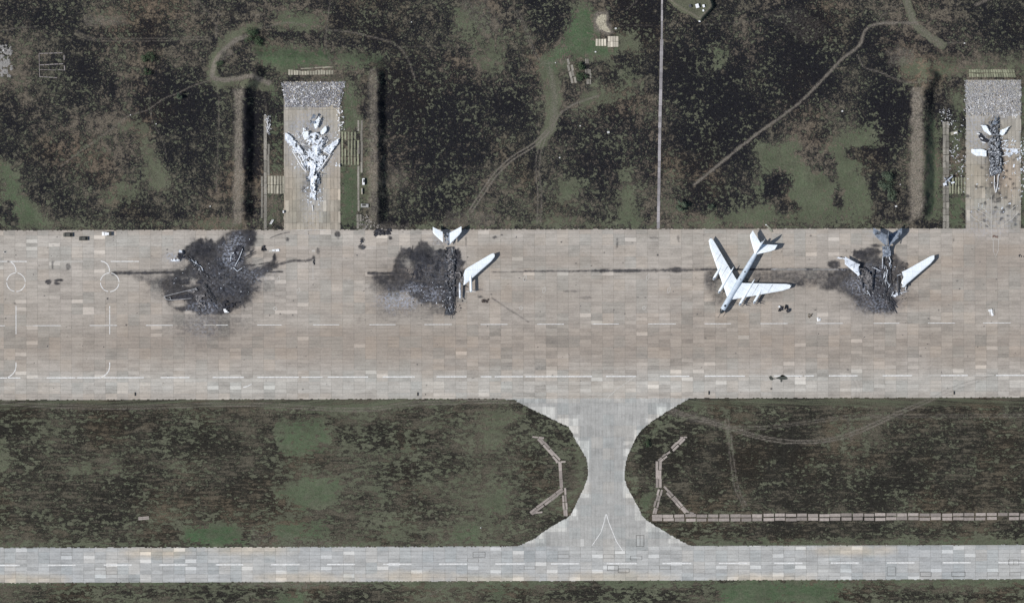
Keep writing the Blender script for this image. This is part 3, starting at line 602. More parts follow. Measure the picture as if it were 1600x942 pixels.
m_white_faint = simple('white_paint_faded', (.38, .36, .32), (.54, .52, .48), 2.)
rnd = random.Random(11)
def slabrow(mb, a, b, length, width, rows, gap=.12, jit=.12, miss=.0, z=.03, zfun=None):
    """slabs laid end to end from photo point a to b"""
    A, B = P(*a), P(*b); d = B-A; L = d.length; d.normalize(); n = Vector((-d.y, d.x, 0)); k = max(1, int(round(L/length))); rz = math.atan2(d.y, d.x)
    for i in range(k):
        for r in range(rows):
            if rnd.random() < miss: continue
            c = A+d*((i+.5)*L/k)+n*((r-(rows-1)/2)*(width+gap))
            c += Vector((rnd.uniform(-jit, jit), rnd.uniform(-jit, jit), 0))
            zz = z+rnd.uniform(0, .04)
            if zfun:
                q = UNP(c.x, c.y); zz += float(sample(HT, np.array([q[0]]), np.array([q[1]]))[0])
            mb.box((c.x, c.y, zz), (L/k-gap*rnd.uniform(.6, 2.2), width*rnd.uniform(.88, 1), .16), rz+rnd.uniform(-.015, .015), rnd.uniform(-.02, .02))
mb = MB(); slabrow(mb, (1018, 808.6), (1680, 806), 6, 1.7, 2, gap=.42, jit=.22, miss=.015); tag(mb.build('slab_path', m_slab_pink), kind='structure')
mb = MB()
slabrow(mb, (884,806),(881,762), 3.5, 1.1, 2, jit=.2, miss=.1); slabrow(mb, (880,764),(829,802), 4, 1.2, 2, jit=.25, miss=.08); slabrow(mb, (877,762),(875,722), 4.5, 1.8, 1); slabrow(mb, (874,720),(842,684), 4, 1.2, 2, jit=.25, miss=.08); slabrow(mb, (832,682),(850,684), 3, .9, 1); slabrow(mb, (868,722),(884,721), 3, .9, 1)
slabrow(mb, (829,802),(848,800), 3, .9, 1)
tag(mb.build('slab_path', m_slab_pink), kind='structure')
mb = MB()
slabrow(mb, (1029,720),(1029,762), 4.5, 1.5, 2, jit=.15); slabrow(mb, (1032,764),(1022,802), 3.5, 1.1, 2, jit=.3, miss=.12); slabrow(mb, (1036,760),(1072,800), 4, 1.2, 2, jit=.25, miss=.05); slabrow(mb, (1030,720),(1048,706), 3, 1., 2, jit=.25, miss=.08); slabrow(mb, (1050,702),(1068,684), 3.5, 1.2, 2, jit=.3, miss=.05); slabrow(mb, (1062,683),(1074,683), 2.6, .8, 1); slabrow(mb, (1070,798),(1084,802), 2.6, 1, 1)
tag(mb.build('slab_path', m_slab_pink), kind='structure')
mb = MB(); slabrow(mb, (1034.5,-30),(1034,62), 3, 1.1, 1, gap=.05, jit=.05); slabrow(mb, (1034,62),(1031,200), 3, 1.75, 1, gap=.05, jit=.05); slabrow(mb, (1031,200),(1028.5,357), 3, 1.6, 1, gap=.05, jit=.05)
tag(mb.build('footpath', m_path), kind='structure')
# side strips of the hardstands
mb = MB(); slabrow(mb, (414.5,180),(414.5,358), 6, 1.7, 1, jit=.05); slabrow(mb, (419.5,225),(419.5,275), 6, 1.2, 1, miss=.2); slabrow(mb, (409,275),(409,358), 6, 1., 1, miss=.3)
tag(mb.build('slab_strip', m_slab_grey), kind='structure')
mb = MB()
for k in range(6): slabrow(mb, (420+k*4.6, 303),(420+k*4.6, 275), 5, 1.15, 1, jit=.08)
tag(mb.build('slab_strip', m_slab_pale), kind='structure')
mb = MB()
for k in range(6): slabrow(mb, (534.5+k*5, 258),(534.5+k*5, 206), 5, .9, 1, jit=.12, miss=.06)
tag(mb.build('slab_strip', m_slab_green), kind='structure')
mb = MB(); slabrow(mb, (560,330),(560,188), 6, 1.1, 1, jit=.1, miss=.1); slabrow(mb, (565,270),(565,188), 6, 1.1, 1, jit=.1, miss=.1); slabrow(mb, (561,358),(561,335), 4, 1.2, 2, miss=.2)
tag(mb.build('slab_strip', m_slab_grey), kind='structure')
mb = MB(); slabrow(mb, (1478,357),(1478,190), 3.5, 1.6, 2, gap=.15, jit=.08); tag(mb.build('slab_strip', m_slab_grey), kind='structure')
mb = MB()
for k in range(6): slabrow(mb, (1484+k*4.6, 303),(1484+k*4.6, 277), 4, .9, 1, jit=.15, miss=.08)
tag(mb.build('slab_strip', m_slab_green), kind='structure')
mb = MB()
for k in range(17): slabrow(mb, (452+k*4.2, 118-(k/16)*1),(452+k*4.2, 109-(k/16)*2), 3.2, 1.2, 1, jit=.06, zfun=1, z=.12)
slabrow(mb, (470,107.5),(520,105), 6, .5, 1, zfun=1)
tag(mb.build('slab_ramp', m_slab_pale), kind='structure')
mb = MB()
for k in range(19): slabrow(mb, (1516+k*3.9, 121),(1515+k*3.7, 107), 2.5, 1.1, 1, jit=.06, zfun=1, z=.12)
tag(mb.build('slab_ramp', m_slab_green), kind='structure')
mb = MB()
for k in range(4): slabrow(mb, (932.5+k*4.3, 72.5),(932.5+k*4.3, 61), 4, 1.2, 1, jit=.05, miss=.1)
for k in range(4): slabrow(mb, (951.5+k*4.2, 74),(951.5+k*4.2, 57), 3, 1.35, 1, jit=.05)
tag(mb.build('slab_platform', simple('slab_sand', (.45, .41, .33), (.58, .53, .43))), kind='structure')
mb = MB(); slabrow(mb, (888,92),(897,130), 3.5, 1.3, 2, jit=.3, miss=.2); slabrow(mb, (918,92),(920,132), 3, .9, 3, jit=.3, miss=.25); tag(mb.build('slab_strip', m_slab_grey), kind='structure')
# hand-laid light spots: broken foundation at the left border, kerb outline of a removed hut
mb = MB()
for k in range(230):
    x = rnd.choice([rnd.uniform(-6, 9), rnd.uniform(8, 18.5)]); y = rnd.uniform(70, 120)
    if fbm(np.array([x/6.]), np.array([y/6.]), 9)[0] < .42: continue
    q = P(x, y); mb.chunk((q.x, q.y, 0), (rnd.uniform(.6, 2.2), rnd.uniform(.5, 1.6), rnd.uniform(.08, .25)), rnd)
thing(mb, 'broken_foundation', simple('rubble_grey', (.2, .19, .18), (.3, .29, .27)), P(8, 95), 'broken pale grey concrete foundation in the burnt field at the left border', 'foundation')
mb = MB()
for a, b, w_ in [((61,84),(98,83),.4), ((61,84),(62,120),.3), ((62,102),(99,100),.45), ((100,86),(101,111),.5), ((61,120),(90,122),.35), ((90,109),(100,110),.3), ((62,109),(88,110),.25)]:
    A, B = P(*a), P(*b); d = (B-A); L = d.length; nn = int(L/2.2)
    for k in range(nn):
        if rnd.random() < .04: continue
        c = A+d*((k+.5)/nn); mb.box((c.x, c.y, .1), (L/nn*.9, w_, .3), math.atan2(d.y, d.x))
thing(mb, 'hut_foundation', simple('kerb_stone', (.2, .18, .17), (.29, .26, .25)), P(80, 102), 'faint rectangular outline of pale foundation kerbs in the burnt field, upper left', 'foundation')
mb = MB(); slabrow(mb, (216,810),(233,808.5), 5.8, .8, 2, gap=.1, jit=.05); thing(mb, 'loose_slab', m_slab_pink, P(224, 809), 'lone pinkish concrete slab lying in the dark striped field above the lower taxiway', 'slab')

# ------------------------------------------------------------------ painted markings (thin sheets of paint)
pm, pf = MB(), MB()
def stripe(mb, pts, wd, z=.085):
    pts = [P(*p) for p in pts]; L = []; Rr = []
    for i, p in enumerate(pts):
        a = pts[max(i-1, 0)]; b = pts[min(i+1, len(pts)-1)]; d = (b-a).normalized(); n = Vector((-d.y, d.x, 0))*wd/2
        L.append((p.x+n.x, p.y+n.y, z)); Rr.append((p.x-n.x, p.y-n.y, z))
    k = len(pts); mb.add(L+Rr, [(i+k, i+k+1, i+1, i) for i in range(k-1)])
def arc(cx, cy, r, a0, a1, n=16, ry=None):
    ry = ry or r; return [(cx+r*math.cos(R(a0+(a1-a0)*i/n)), cy+ry*math.sin(R(a0+(a1-a0)*i/n))) for i in range(n+1)]
def row(mb, segs, y0, y1, wd):
    for a, b in segs: stripe(mb, [(a, yline(a, y0, y1)), (b, yline(b, y0, y1))], wd)
row(pm, [(-30,8),(52,95),(140,183),(228,270),(337,356),(402,440),(489,530),(577,618),(663,706),(751,793),(839,881),(926,967),(1013,1056),(1101,1142),(1188,1231),(1275,1317),(1365,1405),(1450,1492),(1536,1579)], 508.8, 504.4, .34)
row(pf, [(318,336),(40,52)], 508.8, 504.4, .35)
row(pm, [(-30,32),(73,118),(120,158),(163,225),(251,296),(332,381),(402,467),(471,504),(512,575),(598,648),(682,729),(751,768),(773,817),(821,925),(947,994),(1031,1077),(1101,1164),(1209,1254),(1257,1272),(1295,1340),(1379,1425),(1470,1512),(1556,1640)], 590.3, 586.2, .62)
row(pf, [(52,73),(1170,1200),(1450,1470),(1520,1553)], 590.3, 586.2, .5)
row(pm, [(-30,31),(75,118),(162,206),(249,293),(337,380),(424,468),(511,555),(599,643),(686,730),(774,820),(861,905),(948,995),(1035,1080),(1123,1167),(1210,1254),(1298,1342),(1386,1429),(1473,1517),(1560,1640)], 882.7, 878.2, .72)
row(pm, [(-30,-2),(0,42),(173,217)], 408.6, 408, .45); row(pf, [(86,130)], 408.6, 408, .5)
for x in (25, 171.4):
    stripe(pm, [(x, 478), (x, 522)], .42); stripe(pm, [(x, 566), (x, 573), (x-1.5, 579), (x-5, 584), (x-10, 588), (x-14, 590)], .5)
    stripe(pm, [(x-14, 408), (x-8, 409.5), (x-3.5, 413), (x-1, 418), (x, 425)], .5)
    for a0 in (10, 100, 190, 280): stripe(pm, arc(x, 441, 14.5, a0, a0+78), .42)
for x, y in ((430,482), (814,481), (1006,481)): stripe(pf, arc(x, y, 2.4, 0, 360, 14), .35)
for x, y in ((435,436), (466,454), (820,435), (850,453), (1012,433), (1045,453)):
    stripe(pf, [(x-2.2, y+4), (x-1.6, y-2), (x+1.6, y-4.5), (x+2.4, y-4), (x+1.8, y+2), (x-.8, y+4.6), (x-2.2, y+4)], .28)
stripe(pm, [(380,605),(386,603.5),(393,600)], .45); stripe(pf, [(991,589),(966,606),(950,620),(948,626)], .4)
stripe(pm, [(947,801),(944,815),(939,831),(931,843),(925,852)], .38); stripe(pm, [(947,801),(951,815),(957,830),(963,845),(973,860)], .42)
stripe(pf, [(489,405),(489,437)], .28); stripe(pf, [(488.6,322),(489,346)], .3); stripe(pf, [(463,359.5),(510,359)], .35)
row(pf, [(420,436),(487,492)], 392, 392, 1.); stripe(pm, [(425,391.5),(435,390.5)], 1.2)
# aircraft parking outline on the right hardstand
for pts in [[(1516,334),(1520,340),(1530,346),(1540,349),(1548,356)], [(1590,332),(1582,342),(1570,350),(1562,357)], [(1526,328),(1540,336),(1549,343)], [(1587,322),(1575,331),(1563,338)],
            [(1549,305),(1549,374),(1552,375),(1552,392),(1555.5,402),(1559.5,392),(1560,375),(1562.5,374),(1562.5,345)], [(1549,374),(1563,374)], [(1516,336),(1514,345)], [(1588,336),(1592,330)]]:
    stripe(pf, pts, .26)
row(pf, [(1205,1260),(1270,1310)], 421, 421, .3)
o = pm.build('painted_markings', m_white_paint); tag(o, kind='structure'); o = pf.build('painted_markings', m_white_faint); tag(o, kind='structure')
m_dark = simple('sealant_black', (.05, .05, .048), (.09, .085, .08))
db = MB()
for (x0, y0, x1, y1, v) in [(994,836,1006,853,1), (949,883,966,891,0), (966,888,983,894,0), (1576,874,1592,882,1), (1487,893,1508,900,0), (1438,893,1455,900,0), (739,862,758,870,0), (1386,885,1399,899,0), (985,868,1003,874,0)]:
    for q in ([(x0,y0),(x1,y0)], [(x1,y0),(x1,y1)], [(x1,y1),(x0,y1)], [(x0,y1),(x0,y0)]): stripe(db, q, .2, z=.087)
    if v: stripe(db, [(((x0+x1)/2), y0), ((x0+x1)/2, y1)], .16, z=.09)
tag(db.build('joint_sealant', m_dark), kind='structure')
# the dark helicopter-shaped mark on the apron
db = MB(); c8 = crop(1160, 560, 6.667)
sil = c8([(278,190),(290,180),(302,182),(312,192),(322,203),(345,206),(372,192),(395,182),(405,172),(418,167),(432,174),(445,180),(462,190),(474,208),(466,217),(440,220),(418,220),(416,240),(405,247),(395,240),(396,220),(375,212),(345,212),(322,216),(312,227),(292,222),(280,206)])
pts = [P(*p) for p in sil]
db.prism([(p.x, p.y) for p in pts], .062, .085)
thing(db, 'helicopter_silhouette', simple('dark_olive', (.045, .05, .042), (.075, .08, .068)), P(1216, 591), 'dark olive helicopter-shaped silhouette lying flat on the apron across the lower dashed line', 'silhouette')

# ------------------------------------------------------------------ AIRCRAFT
def skin(name, a, b, soot=0.):
    g = NG(name, .5, .4); n = g.noise(g.pos(obj=True), .5, 5, .65); n2 = g.noise(g.pos((1, .15, 1), obj=True), 1.6, 3, .6)
    c = g.mix(g.rng(n, .35, .65), a, b); c = g.scale(c, g.rng(n2, .3, .7, .9, 1.06))
    p = g.sep(g.pos(obj=True)); ln = g.math('MINIMUM', g.math('ABSOLUTE', g.math('SUBTRACT', g.math('FRACT', g.math('DIVIDE', p[0], 2.4)), .5)), g.math('ABSOLUTE', g.math('SUBTRACT', g.math('FRACT', g.math('DIVIDE', p[1], 2.9)), .5)))
    c = g.mix(g.rng(ln, .0, .035, .5, 0), c, (.25, .28, .31)); st = g.noise(g.pos((1, .25, 1), obj=True), .35, 6, .75); c = g.mix(g.rng(st, .54, .74, 0, .4), c, (.45, .5, .54))
    if soot:
        m = g.noise(g.pos(), .45, 6, .75, .5); c = g.mix(g.rng(m, .62-soot*.3, .72-soot*.26), c, (.035, .038, .045))
    return g.done(c)
m_skin = skin('airframe_pale', (.78, .85, .9), (.88, .92, .93))
m_skin_sooty = skin('airframe_sooty', (.62, .68, .76), (.78, .82, .86), .3)
m_skin_grey = skin('airframe_grey', (.13, .16, .2), (.3, .34, .4), .4)
m_glass = simple('dark_glazing', (.02, .025, .03), (.04, .045, .05), rough=.2, spec=.6, bump=0)
m_darkmetal = simple('dark_metal', (.05, .052, .056), (.1, .1, .105), 2.)
m_burnt = simple('burnt_metal', (.014, .015, .018), (.12, .125, .14), 1.1, bump=.2)
m_burnt2 = simple('scorched_frame', (.09, .085, .085), (.36, .34, .33), 1.2, soot=.5, bump=.2)
m_charred = simple('charred_wreckage', (.014, .014, .017), (.06, .06, .07), .9, bump=.2)
m_ashwhite = simple('ash_white', (.55, .62, .7), (.88, .9, .92), 1.4, soot=.3, bump=.15)
m_white = simple('white_gloss', (.75, .76, .76), (.85, .86, .86), 1., rough=.5)
m_tyre = simple('tyre_rubber', (.02, .02, .02), (.035, .035, .035), 2.)

Y0 = 22.0   # local y=0 lies 22 m behind the nose
LE = [(0, 8.1), (1.6, 9.5), (24.9, 29.4)]; TE = [(0, 19.), (1.6, 19.7), (24.3, 32.4)]
def interp(T, x):
    for (x0, y0), (x1, y1) in zip(T[:-1], T[1:]):
        if x <= x1: return y0+(y1-y0)*(x-x0)/(x1-x0)
    return T[-1][1]
def wing_z(x): return 3.9-.025*x
def airfoil(x, le, te, z, th, sgn):
    c = te-le; pr = [(0, 0), (.04, .45), (.15, .85), (.35, 1), (.65, .7), (1, .06), (1, -.06), (.6, -.4), (.3, -.55), (.05, -.3)]
    return [Vector((sgn*x, le+c*u-Y0, z+th*v*.5)) for u, v in pr]
def wing(sgn, a=0., b=24.9, jag=0., rs=None):
    mb = MB(); xs = [a+(b-a)*k/9 for k in range(10)]; rings = []
    for k, x in enumerate(xs):
        le, te = interp(LE, x), interp(TE, x)
        if b > 24 and k == 9: le += .7; te -= .15
        r = airfoil(x, le, te, wing_z(x), (te-le)*.12, sgn)
        if jag and k == 0: r = [Vector((v.x+sgn*rs.uniform(-jag, jag), v.y, v.z)) for v in r]
        rings.append(r)
    if sgn < 0: rings = [list(reversed(r)) for r in rings]
    return mb.loft(rings)
def body(prof, cx, cz, n=20, sq=1.):
    """lathe along y: prof = (y, radius, dz)"""
    mb = MB(); mb.loft([[Vector((cx+r*math.cos(t), y-Y0, cz+dz+r*sq*math.sin(t))) for t in [k*2*math.pi/n for k in range(n)]] for y, r, dz in prof]); return mb
def tailplane(sgn, a=.3):
    mb = MB(); rings = []
    for k in range(6):
        x = a+(7.6-a)*k/5; le = 36.1+(x/7.6)*7.1; te = 42.6+(x/7.6)*4.0
        if k == 5: le += .5
        rings.append(airfoil(x, le, te, 5.0+.02*x, (te-le)*.1, sgn))
    if sgn < 0: rings = [list(reversed(r)) for r in rings]
    return mb.loft(rings)
def fin():
    mb = MB(); rings = []
    for z, le, te, th in [(4.4, 33.5, 42.6, .55), (5.4, 36.2, 42.9, .5), (8, 39.4, 44.4, .36), (11.3, 42.8, 46.2, .2), (11.7, 43.6, 46.3, .12)]:
        c = te-le; rings.append([Vector((th*v, le+c*u-Y0, z)) for u, v in ((0, 0), (.12, .5), (.4, .6), (1, .05), (1, -.05), (.4, -.6), (.12, -.5))])
    return mb.loft(rings)
def nacelle(sgn, x, y0, y1, r=.72):
    z = wing_z(x)+.15
    L = y1-y0
    return body([(y0, .22, 0), (y0+.35, .5, 0), (y0+.9, r*.95, 0), (y0+2.5, r, 0), (y0+L*.5, r*.95, .02), (y0+L*.75, r*.75, .05), (y0+L*.92, r*.4, .08), (y1, .12, .1)], sgn*x, z, 14, 1.05), z
def propeller(sgn, x, y0, root, mat):
    z = wing_z(x)+.15; mb = MB()
    for j, yy in enumerate((y0+.25, y0+.75)):
        for k in range(4):
            a = R(45*k*2+20+j*38); u = Vector((math.cos(a), 0, math.sin(a)))
            p0 = Vector((sgn*x, yy-Y0, z)); q = Vector((0, 1, 0)); s1 = u.cross(q)
            vs = []
            for rr, wd in ((.3, .16), (1.2, .26), (2.3, .22), (2.75, .08)):
                vs.append([p0+u*rr+s1*wd+q*.07, p0+u*rr+s1*wd-q*.03, p0+u*rr-s1*wd-q*.07, p0+u*rr-s1*wd+q*.03])
            mb.loft(vs)
    return mb.build('propeller', mat, root)
def place(nose, tail_dir, label, name='bomber_aircraft', cat='aircraft', group=None):
    d = P(nose[0]+tail_dir[0], nose[1]+tail_dir[1])-P(*nose); d.normalize()
    p = P(*nose)+d*Y0; p.z = .06
    return empty(name, p, math.atan2(d.y, d.x)-math.pi/2, label, cat, group)
# --- the intact one
A = place((1125.2, 489.8), (.507, -.862), 'intact pale swept-wing four-engine propeller bomber parked on the apron between burn marks')
fus = [(0, .12, -.35), (.35, .6, -.25), (1.1, 1.05, -.12), (2.4, 1.36, 0), (4.5, 1.45, .05), (12, 1.45, .05), (24, 1.45, .05), (31, 1.35, .1), (36, 1.1, .3), (40, .8, .55), (42.6, .62, .7), (44, .5, .75), (44.4, .2, .75)]
m_skin_fus = skin('airframe_fuselage', (.46, .54, .62), (.62, .68, .74))
o = body(fus, 0, 3.9, 28).build('fuselage', m_skin_fus, A, smooth=True)
body([(-.05, .1, -.35), (.33, .63, -.25), (1.08, 1.08, -.12), (2.0, 1.31, -.03), (2.35, 1.37, 0)], 0, 3.9, 28).build('nose_glazing', m_glass, A, smooth=True)
mb = MB(); mb.loft([[Vector((x*.55, y-Y0, z)) for x, y, z in ((-1, 3.9, 5.05), (1, 3.9, 5.05), (1.1, 5.2, 5.12), (-1.1, 5.2, 5.12))], [Vector((x*.45, y-Y0, z)) for x, y, z in ((-1, 4.4, 5.5), (1, 4.4, 5.5), (.9, 5.3, 5.6), (-.9, 5.3, 5.6))]]); cp = mb.build('cockpit_canopy', m_glass, A)
mb = MB(); mb.tube((0, -2.6-Y0, 3.6), (0, .6-Y0, 4.3), .12, 8, .16); mb.build('refuelling_probe', m_darkmetal, A)
for y in (25.6,):
    mb = MB(); mb.tube((-.1, y-Y0, 5.3), (-.1, y-Y0, 5.52), .42, 12); mb.build('dorsal_hatch', m_glass, A)
mb = MB(); mb.tube((0, 21.-Y0, 5.32), (0, 21.-Y0, 5.48), .3, 10); mb.build('antenna', m_darkmetal, A); mb = MB(); mb.tube((0, 30-Y0, 5.2), (0, 30-Y0, 5.45), .12, 6); mb.build('antenna', m_darkmetal, A)
for s in (1, -1):
    w_ = wing(s).build('wing', m_skin, A, smooth=False)
    for x in (9.5, 16):
        le, te = interp(LE, x), interp(TE, x); mb = MB(); mb.box((s*x, (le+te)/2-Y0, wing_z(x)+(te-le)*.055), (.08, (te-le)*.8, .25)); mb.build('wing_fence', m_skin_grey, w_)
    tip = MB(); x = 24.6; tip.box((s*x, 31.1-Y0, wing_z(x)), (.7, 1.9, .12)); tip.build('wing_tip', m_darkmetal, w_)
    for x, y0, y1 in ((6.4, 8.7, 25), (12.4, 13.4, 22.0)):
        nb, z = nacelle(s, x, y0, y1); n_ = nb.build('engine_nacelle', m_skin, A, smooth=True)
        propeller(s, x, y0, n_, m_darkmetal)
        mb = MB(); mb.tube((s*x, y0-.25-Y0, z), (s*x, y0+.3-Y0, z), .08, 8, .3); mb.build('spinner', m_darkmetal, n_)
    tailplane(s).build('tailplane', m_skin, A)
    mb = MB()
    for dy in (-.9, .9):
        for dx in (-.45, .45): mb.tube((s*6.4+dx-.18, 18.8+dy-Y0, .62), (s*6.4+dx+.18, 18.8+dy-Y0, .62), .62, 14)
    mb.tube((s*6.4, 18.8-Y0, .6), (s*6.4, 18.8-Y0, 3.6), .18, 8); mb.build('main_gear', m_tyre, A)
fin().build('tail_fin', m_skin, A)
mb = MB(); mb.tube((-.5, 5-Y0, .5), (-.15, 5-Y0, .5), .5, 14); mb.tube((.15, 5-Y0, .5), (.5, 5-Y0, .5), .5, 14); mb.tube((0, 5-Y0, .5), (0, 5-Y0, 2.8), .14, 8); mb.build('nose_gear', m_tyre, A)
body([(43.6, .45, 0), (44.6, .5, 0), (45.2, .3, 0)], 0, 4.6, 12).build('tail_turret', m_glass, A, smooth=True)

# --- torn metal helpers (photo coordinates)
def torn(pts, z, amp, drop, seed, cell=.5, thick=.08, ns=1.6):
    """ragged crumpled sheet inside a photo polygon: cells fall away where noise is low"""
    W = [P(*p) for p in pts]; xs = [p.x for p in W]; ys = [p.y for p in W]
    gx = np.arange(min(xs), max(xs)+cell, cell); gy = np.arange(min(ys), max(ys)+cell, cell); X, Y = np.meshgrid(gx, gy)
    jr = np.random.RandomState(seed); X = X+jr.uniform(-.18, .18, X.shape)*cell/.5*.5; Y = Y+jr.uniform(-.18, .18, Y.shape)*cell/.5*.5
    Z = z+amp*(fbm(X/ns, Y/ns, seed, 3)-.5)*2
    qx, qy = UNP((X[:-1, :-1]+X[1:, 1:])/2, (Y[:-1, :-1]+Y[1:, 1:])/2)
    ok = inside(qx, qy, pts) & (fbm(X[:-1, :-1]/1.3, Y[:-1, :-1]/1.3, seed+3, 3) > drop)
    best = None; todo = ok.copy()
    while todo.any():
        j0, i0 = np.argwhere(todo)[0]; comp = np.zeros_like(ok); comp[j0, i0] = True
        while True:
            g_ = comp.copy(); g_[1:] |= comp[:-1]; g_[:-1] |= comp[1:]; g_[:, 1:] |= g_[:, :-1].copy(); g_[:, :-1] |= g_[:, 1:].copy(); g_ &= ok
            if (g_ == comp).all(): break
            comp = g_
        todo &= ~comp
        if best is None or comp.sum() > best.sum(): best = comp
    if best is not None:
        for _ in range(1):
            g_ = best.copy(); g_[1:] |= best[:-1]; g_[:-1] |= best[1:]; g_[:, 1:] |= best[:, :-1]; g_[:, :-1] |= best[:, 1:]; best = g_
        ok &= best
    mb = MB(); ny, nx = X.shape
    for j in range(ny-1):
        for i in range(nx-1):
            if not ok[j, i]: continue
            q = [(X[a, b], Y[a, b], max(Z[a, b], .1)) for a, b in ((j, i), (j, i+1), (j+1, i+1), (j+1, i))]
            lo = [(a, b, c-thick) for a, b, c in q]
            mb.add(q+lo, [(0, 1, 2, 3), (7, 6, 5, 4), (0, 4, 5, 1), (1, 5, 6, 2), (2, 6, 7, 3), (3, 7, 4, 0)])
    return mb
def scraps(mb, pts, n, smin, smax, rnd, zmax=.6, flat_=.35, dense=None):
    xs = [p[0] for p in pts]; ys = [p[1] for p in pts]; c = 0; tries = 0
    while c < n and tries < n*40:
        tries += 1; x, y = rnd.uniform(min(xs), max(xs)), rnd.uniform(min(ys), max(ys))
        if not inside(np.array([x]), np.array([y]), pts)[0]: continue
        if dense and fbm(np.array([x/dense]), np.array([y/dense]), 77, 3)[0] < .48: continue
        q = P(x, y, .05); s_ = rnd.uniform(smin, smax); mb.chunk((q.x, q.y, .05), (s_*rnd.uniform(.5, 1.8), s_*rnd.uniform(.3, .9), rnd.uniform(.08, zmax)), rnd); c += 1
    return mb
def bars(mb, pts, n, lmin, lmax, rnd, zmax=1.2, r=.09, ang=None, spread=40):
    xs = [p[0] for p in pts]; ys = [p[1] for p in pts]; c = 0; tries = 0
    while c < n and tries < n*40:
        tries += 1; x, y = rnd.uniform(min(xs), max(xs)), rnd.uniform(min(ys), max(ys))
        if not inside(np.array([x]), np.array([y]), pts)[0]: continue
        a = R((ang if ang is not None else rnd.uniform(0, 180))+rnd.gauss(0, spread if ang is not None else 1)); L = rnd.uniform(lmin, lmax)/2
        q = P(x, y, 0); z0, z1 = rnd.uniform(.1, zmax), rnd.uniform(.1, zmax); dx, dy = math.cos(a)*L, math.sin(a)*L
        mb.tube((q.x-dx, q.y-dy, z0), (q.x+dx, q.y+dy, z1), r*rnd.uniform(.6, 1.6), 4); c += 1
    return mb
def ribs(mb, path, r, step, rnd, arc0=0, arc1=180, tr=.09, miss=.25, sag=.3):
    """burnt-out hoop frames standing along a photo path"""
    for (a, b) in zip(path[:-1], path[1:]):
        A_, B_ = P(*a), P(*b); d = B_-A_; L = d.length; d.normalize(); n = Vector((-d.y, d.x, 0))
        for k in range(int(L/step)):
            if rnd.random() < miss: continue
            c = A_+d*(k*step+rnd.uniform(-.2, .2)); rr = r*rnd.uniform(.75, 1.1); a0 = arc0+rnd.uniform(0, 40); a1 = arc1-rnd.uniform(0, 60); m = 7; pv = None
            sh = rnd.uniform(-sag, sag)
            for t in range(m+1):
                q = R(a0+(a1-a0)*t/m); pt = c+n*(rr*math.cos(q)+sh)+d*rnd.uniform(-.12, .12); pt.z = .1+rr*.75*math.sin(q)
                if pv is not None: mb.tube(pv, pt, tr, 4)
                pv = pt
    return mb

# --- middle wreck: fuselage burnt out, one wing and tail left
B = place((701.5, 491.5), (-.02, -1), 'burnt-out bomber with one intact white wing and white tail, middle of the apron', 'wrecked_bomber')
rb = random.Random(21)
wg = wing(1, 8.6, 24.9, .8, rb).build('wing', m_skin, B)
mb = MB(); mb.box((24.7, 31.1-Y0, wing_z(24.6)), (.6, 2.0, .14)); mb.build('wing_tip', m_darkmetal, wg)
nb, z = nacelle(1, 12.0, 11.6, 21.5); n_ = nb.build('engine_nacelle', m_skin, B, smooth=True); propeller(1, 12.0, 11.7, n_, m_white)
body([(8.4, .3, -1), (9, .5, -1), (12, .55, -.6), (16, .5, -.3), (17, .2, -.2)], 6.1, 3.2, 10).build('engine_nacelle', m_skin_sooty, B, smooth=True)
for s in (1, -1): tailplane(s, 1.2 if s > 0 else 2.4).build('tailplane', m_skin, B)
torn([(692,355),(708,354),(706,376),(701,384),(695,378)], 3.4, .8, .42, 5, .5).build('tail_fin', m_skin_grey, B, world=True)
torn(c2([(560,240),(655,240),(650,560),(655,860),(565,860),(555,560)]), 1., 1., .46, 4, .42).build('fuselage_hull', m_burnt, B, world=True)
torn(c2([(575,240),(640,240),(650,420),(640,560),(560,560),(565,400)]), 1., .7, .47, 6, .55).build('rear_fuselage', m_burnt2, B, world=True)
mb = MB(); ribs(mb, [(702,384),(703,420),(703,452),(703,486)], 1.35, .8, rb, tr=.1); mb.build('fuselage_frame', m_burnt2, B, world=True)['kind'] = 'stuff'
mb = MB(); bars(mb, c2([(560,240),(650,240),(650,860),(560,860)]), 42, 2, 7, rb, 1.6, .1, 92, 9); mb.build('longeron', m_burnt, B, world=True)['kind'] = 'stuff'
mb = MB(); bars(mb, c2([(565,250),(640,250),(650,840),(570,840)]), 30, 1, 3.4, rb, 1.4, .09, 90, 30); mb.build('longeron', m_ashwhite, B, world=True)['kind'] = 'stuff'
torn(c2([(560,740),(640,700),(635,850),(600,870),(560,860)]), .8, .5, .46, 8, .45).build('nose_section', m_burnt, B, world=True)
torn(c2([(640,440),(740,500),(735,590),(680,600),(640,520)]), .9, .8, .5, 12, .45).build('wing_root', m_burnt2, B, world=True)
torn(c2([(260,420),(560,400),(560,560),(250,540)]), .35, .25, .56, 17, .4).build('fallen_wing', m_charred, B, world=True)
mb = MB(); bars(mb, c2([(150,320),(560,300),(560,700),(250,700)]), 50, .4, 2.4, rb, .4, .07); mb.build('broken_spar', m_burnt, B, world=True)['kind'] = 'stuff'
